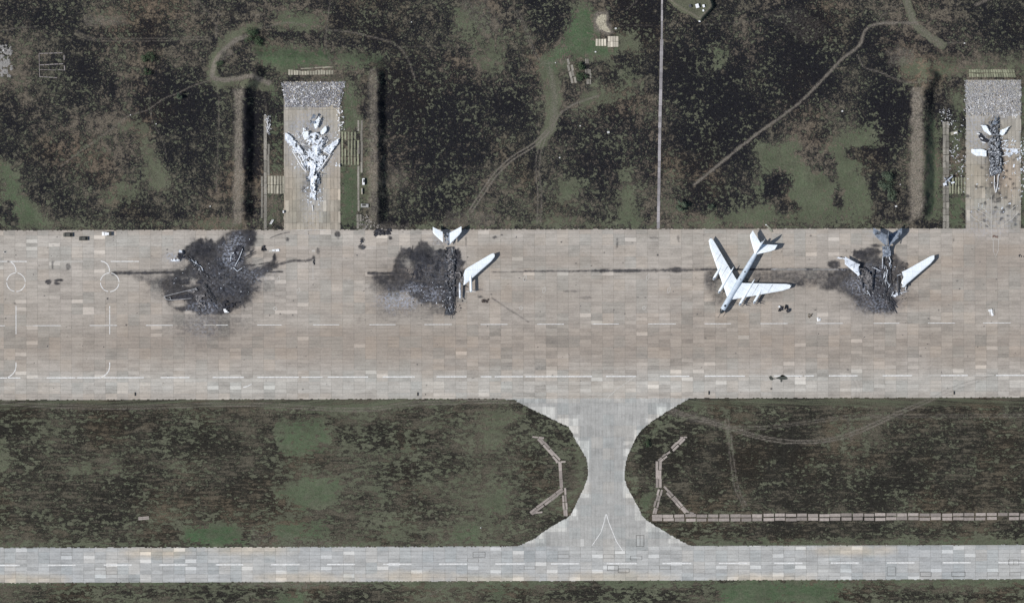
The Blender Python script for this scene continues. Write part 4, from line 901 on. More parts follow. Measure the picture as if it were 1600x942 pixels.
# --- right wreck
D_ = place((1385.8, 493.5), (0, -1), 'burnt-out bomber with two scorched outer wings and sooty grey tail, right end of apron', 'wrecked_bomber')
wing(1, 8.2, 24.9, 1.1, rb).build('wing', m_skin, D_)
wl_ = wing(-1, 15.2, 22.6, .7, rb).build('wing', m_skin_sooty, D_); torn(c3([(250,395),(300,420),(370,455),(420,500),(425,600),(395,625),(370,550),(320,510),(262,470)]), 2.2, .9, .36, 92, .4).build('burnt_wing_root', m_burnt2, D_, world=True)
for s in (1, -1): tailplane(s, .5).build('tailplane', m_skin_grey, D_)
fin().build('tail_fin', m_skin_grey, D_)
torn(c3([(100,335),(180,345),(185,395),(130,390)]), 2.2, .5, .5, 31, .35).build('wing_tip', m_ashwhite, D_, world=True)
torn(c3([(270,430),(400,470),(420,560),(390,600),(300,520)]), 1.6, .9, .47, 32, .45).build('wing_root', m_burnt2, D_, world=True)
torn(c3([(650,490),(740,480),(735,590),(700,640),(690,520)]), 1.2, .9, .5, 33, .35).build('wing_root', m_burnt2, D_, world=True)
mb = MB()
for x0, y0, x1, y1, r_ in ((662,510,668,690,.42), (737,505,735,635,.36), (330,500,338,620,.42), (436,440,430,640,.36), (765,515,768,600,.3)):
    a = crop(1290, 345, 5.89)([(x0, y0), (x1, y1)]); mb = MB(); mb.tube(P(a[0][0], a[0][1], 1.8), P(a[1][0], a[1][1], .9), r_, 10, r_*.7); mb.build('engine_nacelle', m_burnt, D_, world=True)
for pts in ([(680,665),(720,655),(750,650)], [(655,505),(690,492),(725,500)], [(735,510),(738,600),(732,640)], [(525,235),(530,300),(522,350),(520,440)], [(580,320),(598,370),(585,420)], [(570,450),(560,500),(550,560)], [(545,470),(540,520)], [(380,640),(410,690)], [(640,680),(605,690),(625,650)], [(440,430),(500,462)]):
    q = crop(1290, 345, 5.89)(pts); mb = MB()
    for a, b in zip(q[:-1], q[1:]): mb.tube(P(a[0], a[1], 1.7), P(b[0], b[1], 1.2), .2, 5, .14)
    mb.build('bent_spar', m_ashwhite, D_, world=True)
mb = MB(); ribs(mb, [(1384,392),(1385,430),(1386,470),(1390,484)], 1.3, .85, rb, tr=.1); mb.build('fuselage_frame', m_burnt2, D_, world=True)['kind'] = 'stuff'
torn(c3([(520,230),(600,240),(600,330),(520,330)]), 2.4, .5, .36, 34, .45).build('rear_fuselage', m_skin_grey, D_, world=True)
mb = MB(); bars(mb, c3([(515,300),(605,300),(600,700),(540,700)]), 46, 1.5, 6, rb, 1.6, .11, 92, 10); bars(mb, c3([(530,680),(620,690),(660,860),(560,800)]), 26, 2, 5, rb, 1., .12, 118, 14); mb.build('longeron', m_burnt, D_, world=True)['kind'] = 'stuff'
mb = MB(); bars(mb, c3([(515,300),(605,300),(600,600),(540,600)]), 26, .8, 3, rb, 1.6, .11, 90, 25); mb.build('longeron', m_ashwhite, D_, world=True)['kind'] = 'stuff'
mb = MB(); bars(mb, c3([(300,400),(760,400),(740,700),(330,690)]), 60, .5, 2.4, rb, .6, .09); mb.build('broken_spar', m_burnt2, D_, world=True)['kind'] = 'stuff'
mb = MB(); a = P(1402.5, 355), P(1407, 381); mb.tube((a[0].x, a[0].y, 5), (a[1].x, a[1].y, .2), .16, 6); mb.build('fallen_strut', m_darkmetal, D_, world=True)
torn(c3([(610,650),(640,640),(680,680),(630,705)]), 1., .5, .42, 35, .3).build('engine_remains', m_ashwhite, D_, world=True)
# --- left wreck
E = empty('wrecked_bomber', P(335, 432, .06), 0, 'completely burnt-out bomber, charred frames and ash only, leftmost wreck on the apron', 'aircraft')
for o_ in (B, D_): o_['category'] = 'aircraft'; o_['group'] = 'burnt bombers on the apron'
E['group'] = 'burnt bombers on the apron'
mb = MB(); ribs(mb, c1([(315,330),(420,430),(520,520)]), 1.2, .8, rb, tr=.11); ribs(mb, c1([(450,560),(520,640),(580,745)]), 1.3, .85, rb, tr=.11); mb.build('fuselage_frame', m_burnt2, E, world=True)['kind'] = 'stuff'
mb = MB(); bars(mb, c1([(300,310),(350,300),(540,510),(500,540)]), 30, 1.5, 5, rb, 1.2, .1, -45, 10); bars(mb, c1([(440,550),(500,560),(590,740),(540,750)]), 26, 1.5, 5, rb, 1.2, .11, -62, 10); mb.build('longeron', m_burnt, E, world=True)['kind'] = 'stuff'
mb = MB(); bars(mb, c1([(330,320),(360,310),(480,440),(440,460)]), 18, .8, 2.6, rb, 1.2, .12, -45, 20); mb.build('longeron', m_ashwhite, E, world=True)['kind'] = 'stuff'
for pts in ([(100,665),(200,640),(300,615),(395,595)], [(160,700),(250,692),(350,684)], [(100,665),(110,690),(160,700)], [(150,670),(160,695)], [(385,585),(405,610)], [(340,606),(352,622)]):
    q = c1(pts); mb = MB()
    for a, b in zip(q[:-1], q[1:]): mb.tube(P(a[0], a[1], .9), P(b[0], b[1], .8), .2, 5, .17)
    mb.build('wing_edge', simple('spar_grey', (.25, .25, .26), (.45, .45, .45), 1.5), E, world=True)
torn(c1([(95,650),(400,590),(405,625),(170,665),(130,690)]), .7, .4, .5, 44, .4).build('wing', m_burnt2, E, world=True)
torn(c1([(170,672),(340,640),(380,655),(350,682),(175,690)]), .2, .15, .3, 45, .5).build('wing', m_charred, E, world=True)
for pts in ([(820,230),(790,310),(750,385)], [(715,265),(740,262),(728,280)], [(715,270),(710,345)], [(735,400),(770,435),(815,405)]):
    q = c1(pts); mb = MB()
    for a, b in zip(q[:-1], q[1:]): mb.tube(P(a[0], a[1], 1.), P(b[0], b[1], .8), .17, 5, .15)
    mb.build('wing_edge', m_ashwhite, E, world=True)
torn(c1([(790,170),(850,200),(800,330),(750,390),(700,350),(730,260)]), .8, .5, .52, 46, .4).build('wing', m_charred, E, world=True)
torn(c1([(120,305),(190,290),(250,310),(240,345),(170,345)]), 1.1, .5, .47, 47, .4).build('tailplane', m_ashwhite, E, world=True)
torn(c1([(235,235),(300,255),(320,345),(260,350),(215,300)]), 1.4, .8, .4, 48, .45).build('tail_cone', m_charred, E, world=True)
torn(c1([(235,240),(265,240),(265,265),(240,265)]), 2.2, .4, .4, 49, .35).build('tail_fin', m_ashwhite, E, world=True)
torn(c1([(625,720),(660,700),(700,730),(790,715),(790,770),(700,770),(640,810)]), 1., .7, .45, 50, .4).build('nose_section', m_charred, E, world=True)
torn(c1([(645,780),(700,775),(705,810),(650,815)]), 1.3, .4, .42, 51, .4).build('nose_panel', m_white, E, world=True)
mb = MB(); bars(mb, c1([(350,350),(850,350),(850,750),(400,780)]), 60, .4, 2.2, rb, .5, .07); mb.build('broken_spar', m_charred, E, world=True)['kind'] = 'stuff'
torn(c1([(380,650),(470,640),(480,760),(400,780)]), .6, .4, .5, 52, .4).build('engine_remains', m_burnt2, E, world=True)

# --- swing-wing bomber wrecks on the hardstands
c4 = crop(400, 160, 5.233)
F_ = empty('wrecked_jet_bomber', P(489, 245, .04), 0, 'shattered bright white swing-wing jet bomber broken on the left hardstand', 'aircraft', 'wrecked jets on the hardstands')
torn(c4([(430,270),(470,250),(520,255),(550,310),(540,390),(500,430),(440,420),(410,350)]), 2.4, 1.1, .38, 61, .42).build('rear_fuselage', m_ashwhite, F_, world=True)
torn(c4([(440,470),(470,482),(492,476),(484,560),(500,610),(480,660),(492,740),(462,728),(450,744),(446,660),(432,610),(446,560)]), 2.2, .9, .36, 62, .42).build('forward_fuselage', simple('ash_bright', (.7, .75, .8), (.88, .9, .92), 1.2, soot=.2, bump=.1), F_, world=True)
torn(c4([(400,400),(560,400),(560,500),(500,560),(420,540)]), 1.6, .9, .47, 63, .4).build('wing_box', m_ashwhite, F_, world=True)
torn(c4([(238,250),(275,265),(375,385),(395,430),(320,415),(240,310)]), 1.5, .6, .37, 64, .4).build('wing', m_ashwhite, F_, world=True)
torn(c4([(680,292),(668,340),(600,430),(545,400),(560,375)]), 1.5, .5, .3, 65, .4).build('wing', m_ashwhite, F_, world=True)
torn(c4([(388,212),(430,240),(432,290),(400,310),(380,260)]), 2., .3, .25, 66, .4).build('tailplane', m_skin, F_, world=True)
torn(c4([(572,192),(578,235),(540,270),(522,245)]), 2., .3, .22, 67, .4).build('tailplane', m_skin, F_, world=True)
torn(c4([(470,95),(495,105),(480,170),(470,240),(445,235),(448,150)]), 3.4, .8, .4, 68, .4).build('tail_fin', m_skin_grey, F_, world=True)
torn(c4([(515,120),(528,140),(505,200),(480,222),(475,165)]), 2.4, .4, .18, 69, .4).build('fin_panel', m_skin, F_, world=True)
for pts in ([(300,400),(340,470),(375,530),(412,572)], [(355,410),(385,450),(400,500)], [(588,455),(560,500),(510,572)], [(575,470),(545,520)], [(560,400),(605,430),(585,460)], [(310,410),(395,420)], [(345,430),(410,560)]):
    q = c4(pts); mb = MB()
    for a, b in zip(q[:-1], q[1:]): mb.tube(P(a[0], a[1], 1.9), P(b[0], b[1], 1.8), .24, 5, .2)
    mb.build('glove_edge', m_white, F_, world=True)
torn(c4([(325,420),(400,430),(430,560),(395,545)]), 1.5, .5, .5, 70, .4).build('wing_glove', m_ashwhite, F_, world=True)
torn(c4([(500,440),(575,440),(560,500),(515,560)]), 1.5, .5, .55, 71, .4).build('wing_glove', m_ashwhite, F_, world=True)
for q in ([(410,540),(435,545),(432,590),(412,580)], [(495,515),(522,515),(524,560),(498,565)], [(500,620),(522,625),(520,670),(500,665)], [(408,610),(430,615),(428,650),(410,645)], [(495,570),(515,575),(512,612),(496,610)]):
    torn(c4(q), 1.2, .5, .33, 72, .35).build('engine_duct', m_skin_grey, F_, world=True)
torn(c4([(440,740),(490,740),(488,800),(465,830),(440,810)]), .9, .6, .5, 73, .35).build('nose_section', m_ashwhite, F_, world=True)
mb = MB(); mb.tube(P(488, 321, .9), P(489, 330, .7), .22, 8, .1); mb.build('nose_probe', m_white, F_, world=True)
mb = MB(); bars(mb, c4([(420,250),(550,250),(590,440),(500,700),(440,700),(350,440)]), 90, .6, 2.6, rb, 2.6, .09, 90, 45); mb.build('broken_frame', m_skin_grey, F_, world=True)['kind'] = 'stuff'
mb = MB(); bars(mb, c4([(240,270),(400,250),(560,250),(670,320),(520,560),(400,560)]), 120, .5, 2.4, rb, 2.4, .1); mb.build('broken_panel', m_white, F_, world=True)['kind'] = 'stuff'
sc = MB(); scraps(sc, c4([(370,680),(560,700),(540,850),(380,830)]), 55, .25, .9, rb, .4); scraps(sc, c4([(230,240),(700,240),(660,560),(300,560)]), 90, .25, .9, rb, .3); sc.build('fragments', m_ashwhite, F_, world=True)['kind'] = 'stuff'

c5 = crop(1460, 160, 5.233)
m_mottled = simple('ash_mottled', (.2, .22, .25), (.72, .75, .78), 1.5, soot=.62, bump=.15)
H_ = empty('wrecked_jet_bomber', P(1552, 235, .04), 0, 'charred swing-wing jet bomber with one detached white wing on the right hardstand', 'aircraft', 'wrecked jets on the hardstands')
torn(c5([(440,160),(490,130),(515,190),(525,280),(540,420),(550,520),(530,600),(460,600),(450,480),(440,380),(455,260)]), 1.5, .9, .42, 81, .42).build('fuselage', m_mottled, H_, world=True)
torn(c5([(445,400),(545,400),(540,560),(455,560)]), 1.9, .9, .5, 82, .4).build('centre_fuselage', m_mottled, H_, world=True)
torn(c5([(375,188),(420,192),(460,260),(458,275),(405,240)]), 2., .2, .12, 83, .4).build('tailplane', m_skin, H_, world=True)
torn(c5([(608,200),(600,215),(560,270),(530,272),(535,232)]), 2., .25, .22, 84, .4).build('tailplane', m_skin, H_, world=True)
torn(c5([(300,385),(400,385),(425,400),(420,445),(330,435),(300,415)]), 1.2, .25, .1, 85, .4).build('wing', m_skin, H_, world=True)
torn(c5([(545,385),(700,370),(710,400),(620,450),(545,460)]), .5, .3, .52, 86, .4).build('wing', m_skin_sooty, H_, world=True)
torn(c5([(360,250),(400,280),(440,315),(420,340),(385,320),(360,285)]), 1., .7, .38, 87, .4).build('engine', m_charred, H_, world=True)
for pts in ([(345,255),(370,262)], [(375,290),(395,300)], [(385,325),(415,332)]):
    q = c5(pts); mb = MB(); mb.tube(P(q[0][0], q[0][1], 1.6), P(q[1][0], q[1][1], 1.5), .35, 6, .3); mb.build('cowling', m_white, H_, world=True)
for pts in ([(490,600),(488,680),(500,740)], [(520,600),(518,660),(505,735)], [(520,290),(515,330)], [(450,540),(460,590)], [(535,500),(540,560)], [(560,500),(610,480)], [(555,440),(620,430)], [(620,350),(655,352)], [(600,445),(620,440)], [(520,390),(530,440)], [(565,370),(600,378)], [(630,388),(700,380)]):
    q = c5(pts); mb = MB()
    for a, b in zip(q[:-1], q[1:]): mb.tube(P(a[0], a[1], 1.), P(b[0], b[1], .6), .22, 5, .17)
    mb.build('bent_panel', m_white, H_, world=True)
torn(c5([(440,120),(500,120),(520,180),(500,210),(455,180)]), 2.2, .9, .45, 88, .4).build('tail_fin', m_skin_grey, H_, world=True)
mb = MB(); bars(mb, c5([(450,160),(530,160),(560,600),(450,600)]), 80, .6, 3, rb, 2., .1, 92, 30); mb.build('broken_frame', m_skin_grey, H_, world=True)['kind'] = 'stuff'
torn(c5([(480,600),(525,600),(518,680),(500,735)]), .6, .3, .45, 89, .35).build('nose_section', m_burnt2, H_, world=True)
sc = MB(); scraps(sc, c5([(540,280),(740,280),(740,560),(560,560)]), 90, .3, 1.1, rb, .4, dense=6); scraps(sc, c5([(270,560),(740,560),(700,900),(270,900)]), 60, .2, .8, rb, .3); sc.build('fragments', m_ashwhite, H_, world=True)['kind'] = 'stuff'

# ------------------------------------------------------------------ debris that no one could count
def stuff(name, fn, mat, label, cat, loc):
    mb = MB(); fn(mb); thing(mb, name, mat, P(*loc), label, cat, kind='stuff')
m_rubble = simple('rubble_pale', (.28, .28, .29), (.78, .78, .78), 1.6, soot=.12)
m_rubble2 = simple('rubble_bright', (.7, .7, .7), (.9, .9, .9), 1.6)
def pile(pts, n, smin, smax, seed, z, dense=None):
    return lambda mb: scraps(mb, pts, n, smin, smax, random.Random(seed), z, dense=dense)
stuff('rubble', pile([(440,129),(538,128),(536,150),(530,168),(446,168)], 2400, .25, .8, 1, .55), simple('rubble_mid', (.16, .16, .175), (.5, .5, .52), 1.4), 'grey rubble strewn across the north end of the left hardstand', 'rubble', (489,148))
stuff('rubble', pile([(440,128),(540,127),(537,150),(530,166),(446,166)], 600, .2, .8, 2, .7, 5), m_rubble2, 'bright white fragments scattered over the grey rubble on the left hardstand', 'rubble', (489,140))
stuff('rubble', pile([(1507,126),(1596,126),(1596,181),(1510,181)], 2800, .25, .75, 3, .45), simple('rubble_light', (.24, .24, .25), (.56, .56, .56), 1.4), 'pale grey rubble strewn across the north end of the right hardstand', 'rubble', (1550,155))
stuff('rubble', pile([(1507,146),(1594,146),(1596,185),(1505,180)], 300, .2, .7, 4, .5, 5), m_rubble2, 'bright white fragments scattered over the rubble on the right hardstand', 'rubble', (1550,165))
stuff('rubble', pile([(1507,146),(1594,146),(1596,183),(1508,181)], 200, .2, .6, 14, .4, 6), m_charred, 'dark burnt fragments among the rubble on the right hardstand', 'rubble', (1550,170))
stuff('debris', pile([(524,166),(534,166),(540,203),(529,205)], 70, .3, .9, 5, .6), m_rubble2, 'white fragments lying along the upper right edge of the left hardstand', 'debris', (532,185))
stuff('debris', pile([(1484,180),(1509,180),(1509,300),(1484,300)], 100, .25, .9, 6, .5, 7), m_rubble, 'pale fragments strewn in the grass left of the right hardstand', 'debris', (1497,240))
stuff('debris', pile([(1468,172),(1484,168),(1486,196),(1472,196)], 60, .25, .8, 7, .6), m_rubble, 'pale fragments at the top of the slab strip beside the right hardstand', 'debris', (1477,184))
stuff('debris', pile([(1592,205),(1606,205),(1606,300),(1590,300)], 50, .3, 1., 8, .5), m_rubble, 'pale fragments in the grass right of the right hardstand', 'debris', (1598,250))
stuff('debris', pile([(412,178),(422,182),(424,212),(416,208)], 40, .4, 1.2, 9, .7), m_rubble, 'light splintered fragments on the slab strip left of the left hardstand', 'debris', (418,195))
stuff('debris', pile([(560,338),(592,330),(598,358),(560,358)], 90, .3, 1.2, 10, .6, 6), simple('rubble_brown', (.12, .11, .1), (.4, .37, .33), 1.6), 'brownish broken debris in the corner between left hardstand and apron', 'debris', (577,346))
stuff('debris', lambda mb: [scraps(mb, big, 170, .2, .7, random.Random(12), .4)], m_charred, 'black charred fragments spread through the soot of the left burnt bomber', 'debris', (345,430))
stuff('debris', lambda mb: [scraps(mb, big, 90, .15, .5, random.Random(13), .4)], m_ashwhite, 'white ashen fragments spread through the soot of the left burnt bomber', 'debris', (350,420))
stuff('debris', lambda mb: [scraps(mb, c2([(100,260),(700,260),(700,860),(250,760)]), 150, .2, .7, random.Random(15), .4), scraps(mb, c2([(640,700),(800,700),(760,800),(640,860)]), 12, .4, 1.6, random.Random(16), .3)], m_charred, 'black charred fragments around the middle burnt bomber', 'debris', (670,430))
stuff('debris', lambda mb: [scraps(mb, c2([(230,560),(560,560),(560,800),(100,800)]), 80, .15, .5, random.Random(17), .4)], m_ashwhite, 'white ashen fragments left of the middle burnt bomber nose', 'debris', (660,465))
stuff('debris', lambda mb: [scraps(mb, c3([(250,380),(760,380),(740,720),(400,820),(280,640)]), 150, .2, .8, random.Random(18), .4)], m_charred, 'black charred fragments around the right burnt bomber', 'debris', (1370,440))
stuff('debris', lambda mb: [scraps(mb, c3([(250,420),(760,420),(740,700),(300,700)]), 90, .15, .6, random.Random(19), .4)], m_ashwhite, 'white ashen fragments around the right burnt bomber', 'debris', (1372,442))
stuff('debris', lambda mb: [scraps(mb, [(0,363),(1600,361),(1600,615),(0,618)], 150, .2, .7, random.Random(20), .25)], m_darkmetal, 'small dark fragments littering the whole apron', 'debris', (800,490))

# ------------------------------------------------------------------ single pieces one can point at
def piece(name, cx, cy, parts, label, cat, group=None, rz=0.):
    root = empty(name, P(cx, cy, .06), rz, label, cat, group)
    for nm, mat, fn in parts:
        mb = MB(); fn(mb); mb.build(nm, mat, root)
    return root
def lump(seed, L, W_, H, n=7):
    r = random.Random(seed)
    def f(mb):
        for k in range(n): mb.chunk((r.uniform(-L/2, L/2), r.uniform(-W_/2, W_/2), 0), (L*r.uniform(.25, .55), W_*r.uniform(.3, .7), H*r.uniform(.5, 1)), r)
    return f
piece('engine_debris', 1225, 481.5, [('burnt_casing', m_charred, lump(1, 5, 2.2, 1.4, 9)), ('pale_end', m_white, lambda mb: mb.box((-2.5, .8, .5), (.9, .9, .7), .3))], 'dark curved engine debris with a white end, right of the intact bomber nose', 'debris')
piece('metal_debris', 1265.5, 493, [('casing', simple('rust_brown', (.1, .08, .06), (.2, .17, .13)), lump(2, 2.4, 1.8, .7, 5))], 'small brown lump of debris just above the dashed line, right of the intact bomber', 'debris')
mb = MB(); q = P(1278, 499.3); mb.chunk((q.x, q.y, .06), (2.8, 1.1, .4), rnd); mb.chunk((q.x+1, q.y-.2, .06), (1.6, 1., .4), rnd); thing(mb, 'white_panel', m_white, P(1278, 499.3, .06), 'small white panel lying just above the dashed line, between intact and right bombers', 'debris')
piece('aircraft_stairs', 1548.5, 487.5, [('deck', m_white, lambda mb: (mb.box((-.5, .9, .6), (1.9, 1.1, .5), 0.2), mb.box((.2, -.5, .45), (1.0, 3.2, .35), .35))), ('handrail', m_white, lambda mb: (mb.tube((-.6, -1.6, .9), (-1.2, 1.3, 1.6), .08, 5), mb.tube((1.4, -1.8, .9), (.4, 1.4, 1.6), .08, 5)))], 'bright white angular boarding stair standing alone at the right of the apron', 'stairs')
piece('metal_plate', 1203, 356.5, [('plate', simple('olive_plate', (.2, .2, .15), (.3, .3, .24)), lambda mb: mb.prism([(-2.3, 1.9), (-1.2, 1.6), (.8, -.4), (1.6, -2.2), (.6, -2.), (-1.2, .2)], .1, .35)), ('pale_corner', m_white, lambda mb: mb.box((-2.1, 1.7, .35), (.6, .5, .3)))], 'olive metal plate with a white corner at the apron edge above the intact bomber', 'debris')
piece('fire_debris', 430, 391.5, [('sheet', m_white, lambda mb: (mb.box((1.2, .1, .3), (2., 1.2, .3), .1), mb.box((-.9, 0, .2), (1.4, .8, .2), .05)))], 'pale sheet lying on the apron right of the left burnt bomber', 'debris')
piece('engine_debris', 490, 409.5, [('casing', m_charred, lump(6, 1.4, 2.4, .7, 5))], 'dark lump at the right end of the thin soot trail from the left bomber', 'debris')
piece('engine_debris', 412, 388, [('casing', m_charred, lump(7, 2.2, 2.6, .9, 7))], 'black lump on clean concrete between the left burnt bomber and the pale sheet', 'debris')
piece('wheel_debris', 566, 378, [('casing', m_burnt, lump(8, 2., 2.6, .8, 6))], 'dark debris cluster on the apron below the left hardstand slab strip, upper lump', 'debris')
piece('wheel_debris', 568, 386, [('casing', m_burnt, lump(9, 2.2, 1.6, .6, 5))], 'dark debris cluster on the apron below the left hardstand slab strip, lower lump', 'debris')
piece('metal_debris', 597, 363, [('casing', m_charred, lump(10, 7.5, 3., .7, 12)), ('grey_panel', m_burnt2, lump(11, 4, 1.2, .9, 3))], 'wide black mass of debris at the top edge of the apron right of the left hardstand', 'debris')
piece('metal_debris', 759, 470.5, [('casing', simple('rust_dark', (.05, .04, .035), (.12, .09, .08)), lump(12, 3, 1.8, .6, 6))], 'dark brown debris lying below the white wing of the middle burnt bomber', 'debris')
piece('metal_debris', 1555, 369.5, [('casing', simple('rust_red', (.14, .09, .07), (.2, .14, .12)), lump(13, 2.2, 1.6, .5, 5))], 'rusty lump inside the painted outline below the right hardstand', 'debris')
piece('metal_debris', 1596, 400, [('casing', m_charred, lump(14, 3.2, .9, .5, 5))], 'dark strip of debris on the apron at the right border', 'debris')
piece('manhole_cover', 8, 394, [('rim', m_white_faint, lambda mb: mb.tube((0, 0, 0), (0, 0, .12), .9, 16)), ('lid', m_darkmetal, lambda mb: mb.tube((0, .1, .12), (0, .1, .2), .5, 12))], 'small round manhole with a pale rim near the left border of the apron', 'manhole')
# short dark bars of unknown use along the lower edge of the apron
for x, y, lb in ((211, 615.5, 'lower left, leftmost of the four'), (652.5, 615.5, 'left of the crossing taxiway'), (1107.5, 613.5, 'just right of the crossing taxiway'), (1490.5, 613.5, 'near the skid marks, rightmost of the four')):
    root = empty('edge_bar', P(x, y, .06), 0, 'short dark bar on lower apron edge, '+lb, 'edge light', 'dark bars along the lower apron edge')
    mb = MB(); mb.box((0, 0, .12), (.7, 2.0, .24)); mb.build('base', m_slab_grey, root)
    mb = MB(); mb.box((0, 0, .42), (.45, 1.7, .36), taper=.85); mb.build('bar_top', m_tyre, root)

# vehicles
def vehicle(name, cx, cy, L, W_, H, paint, cabpaint, label, cat, rz=0., cab=.35):
    root = empty(name, P(cx, cy, .06), rz, label, cat, 'vehicles at the upper left edge of the apron')
    mb = MB()
    prof = [(-L/2, .55), (-L/2, H*.55), (-L*.30, H*.62), (L*.5, H*.58), (L*.5, .5)]
    for s in (1,):
        vs = [(x, -W_/2, z) for x, z in prof]+[(x, W_/2, z) for x, z in prof]; n = len(prof)
        mb.add(vs, [tuple(range(n)), tuple(range(2*n-1, n-1, -1))]+[(i, i+n, (i+1) % n+n, (i+1) % n) for i in range(n)])
    b_ = mb.build('body', paint, root)
    mb = MB(); mb.box((L*.02, 0, H*.8), (L*.55, W_*.86, H*.42), taper=.82); c_ = mb.build('cabin', cabpaint, root)
    mb = MB(); mb.box((-L*.265, 0, H*.76), (.12, W_*.7, H*.28)); mb.build('windscreen', m_glass, c_)
    mb = MB(); mb.box((L*.30, 0, H*.76), (.1, W_*.66, H*.24)); mb.build('rear_window', m_glass, c_)
    for sx_ in (-1, 1):
        for sy_ in (-1, 1):
            mb = MB(); mb.tube((sx_*L*.31, sy_*(W_/2-.28), .42), (sx_*L*.31, sy_*(W_/2+.03), .42), .42, 14); mb.build('wheel', m_tyre, root)
    for sy_ in (-1, 1):
        mb = MB(); mb.box((-L/2-.02, sy_*W_*.34, H*.42), (.08, .3, .2)); mb.build('headlight', m_white, root)
    return root
m_olive = simple('olive_paint', (.035, .036, .03), (.06, .06, .05), 1., rough=.5)
m_olive2 = simple('olive_roof', (.06, .06, .052), (.09, .088, .078), 1., rough=.5)
vehicle('parked_car', 106.5, 367, 4.9, 2.1, 2.0, m_olive, m_olive2, 'dark olive car parked at the apron edge, leftmost of the three vehicles', 'car')
vehicle('parked_car', 130.5, 372.8, 4.7, 2.0, 1.9, m_olive, m_olive2, 'dark olive car parked slightly further from the edge, between the two others', 'car')
root = vehicle('parked_truck', 167, 365.5, 5., 1.9, 1.9, m_white, m_white, 'small truck with white front and dark load bed, rightmost of the three vehicles', 'truck')
mb = MB(); mb.box((1.3, 0, 1.3), (2.4, 2., .8)); mb.box((1.3, 0, 1.75), (2.0, 1.6, .2)); mb.build('load_bed', m_olive, root)
# pad-side equipment
def cart(cx, cy, L, W_, H, m1, m2, label, cat, name, rz=0., grp=None):
    root = empty(name, P(cx, cy, .05), rz, label, cat, grp)
    mb = MB(); mb.box((0, 0, H/2+.3), (W_, L, H), taper=.94); mb.build('body', m1, root)
    mb = MB(); mb.box((W_*.12, L*.1, H+.38), (W_*.5, L*.45, .2)); mb.build('cover', m2, root)
    for sx_ in (-1, 1):
        for sy_ in (-1, 1):
            mb = MB(); mb.tube((sx_*(W_/2-.1), sy_*L*.33, .32), (sx_*(W_/2+.08), sy_*L*.33, .32), .32, 10); mb.build('wheel', m_tyre, root)
    return root
m_grey = simple('equipment_grey', (.3, .3, .29), (.42, .42, .4)); m_bluegrey = simple('equipment_blue', (.3, .34, .4), (.5, .54, .6))
cart(568, 284, 3.6, 1.3, 1.4, m_white, m_olive, 'narrow white and dark service cart right of the left hardstand, upper of two', 'cart', 'service_cart')
cart(565.5, 299, 3.4, .8, .9, m_slab_pale, m_grey, 'thin pale trolley standing upright below the white service cart', 'cart', 'service_trolley')
cart(570, 321.5, 4.2, 1.9, 1.6, m_grey, m_olive, 'grey wheeled trailer lying crosswise above the debris corner of the left hardstand', 'trailer', 'equipment_trailer', R(88))
cart(1491, 208, 3.8, 1.5, 1.5, m_slab_pale, m_white, 'cream trailer with a pale roof in the grass left of the right hardstand', 'trailer', 'equipment_trailer', R(-72))
cart(443, 331, 1.4, .8, .9, m_white, m_grey, 'small white box at the left edge of the left hardstand', 'cart', 'service_cart')
cart(530.5, 258.5, 1.6, .8, .9, m_white, m_grey, 'small white box at the right edge of the left hardstand', 'cart', 'service_cart')
piece('ladder', 424, 346.5, [('rails', m_rubble2, lambda mb: (mb.tube((-.8, -1.2, .4), (.6, 1.1, 1.1), .14, 5), mb.tube((-.2, -1.4, .4), (1.2, .8, 1.1), .14, 5))), ('step', m_rubble2, lambda mb: [mb.tube((-.5+.28*k, -1.+.42*k, .5+.12*k), (.05+.28*k, -1.15+.42*k, .5+.12*k), .09, 5) for k in range(6)])], 'small white ladder lying in the grass left of the left hardstand', 'ladder')
piece('crane_wreck', 1481, 282, [('boom', m_bluegrey, lambda mb: (mb.tube((-1.5, -1, .7), (2.4, 2.2, 1.8), .4, 6), mb.tube((-2, 1.2, .6), (1.2, -.8, 1.), .3, 6))), ('body', m_ashwhite, lambda mb: mb.box((-1.6, -2.2, .7), (1.8, 1.6, 1.3), .2)), ('side_panel', m_ashwhite, lambda mb: mb.box((2.6, -1.2, .5), (1.8, .8, .9), .3)), ('cover', m_darkmetal, lambda mb: mb.box((-.4, .6, .8), (1.4, 1.8, 1.1), .5)), ('cover', m_darkmetal, lambda mb: mb.box((-1.4, -2.9, .9), (.8, .7, 1.5), .2))], 'wrecked pale blue-grey equipment at the slab crossing left of the right hardstand', 'equipment')
piece('debris_frame', 588, 332, [('frame', m_rubble, lambda mb: [mb.tube((-1.4+.7*k, -1.6, .3), (-1.4+.7*k+rnd.uniform(-.4, .4), 1.8, .8), .13, 5) for k in range(5)]), ('crossbar', m_rubble, lambda mb: [mb.tube((-1.6, -1.4+.8*k, .7), (1.6, -1.2+.8*k, .7), .12, 5) for k in range(4)])], 'broken pale lattice frame beside the brown debris corner of the left hardstand', 'frame')
piece('splintered_board', 418, 197, [('board', m_rubble, lambda mb: (mb.box((0, 1.5, .5), (.5, 5, .25), .1), mb.box((.6, -1.2, .5), (.4, 4, .25), -.45), mb.box((-.3, -1.6, .5), (.35, 3, .2), .35)))], 'splintered pale boards on the slab strip left of the left hardstand', 'board')
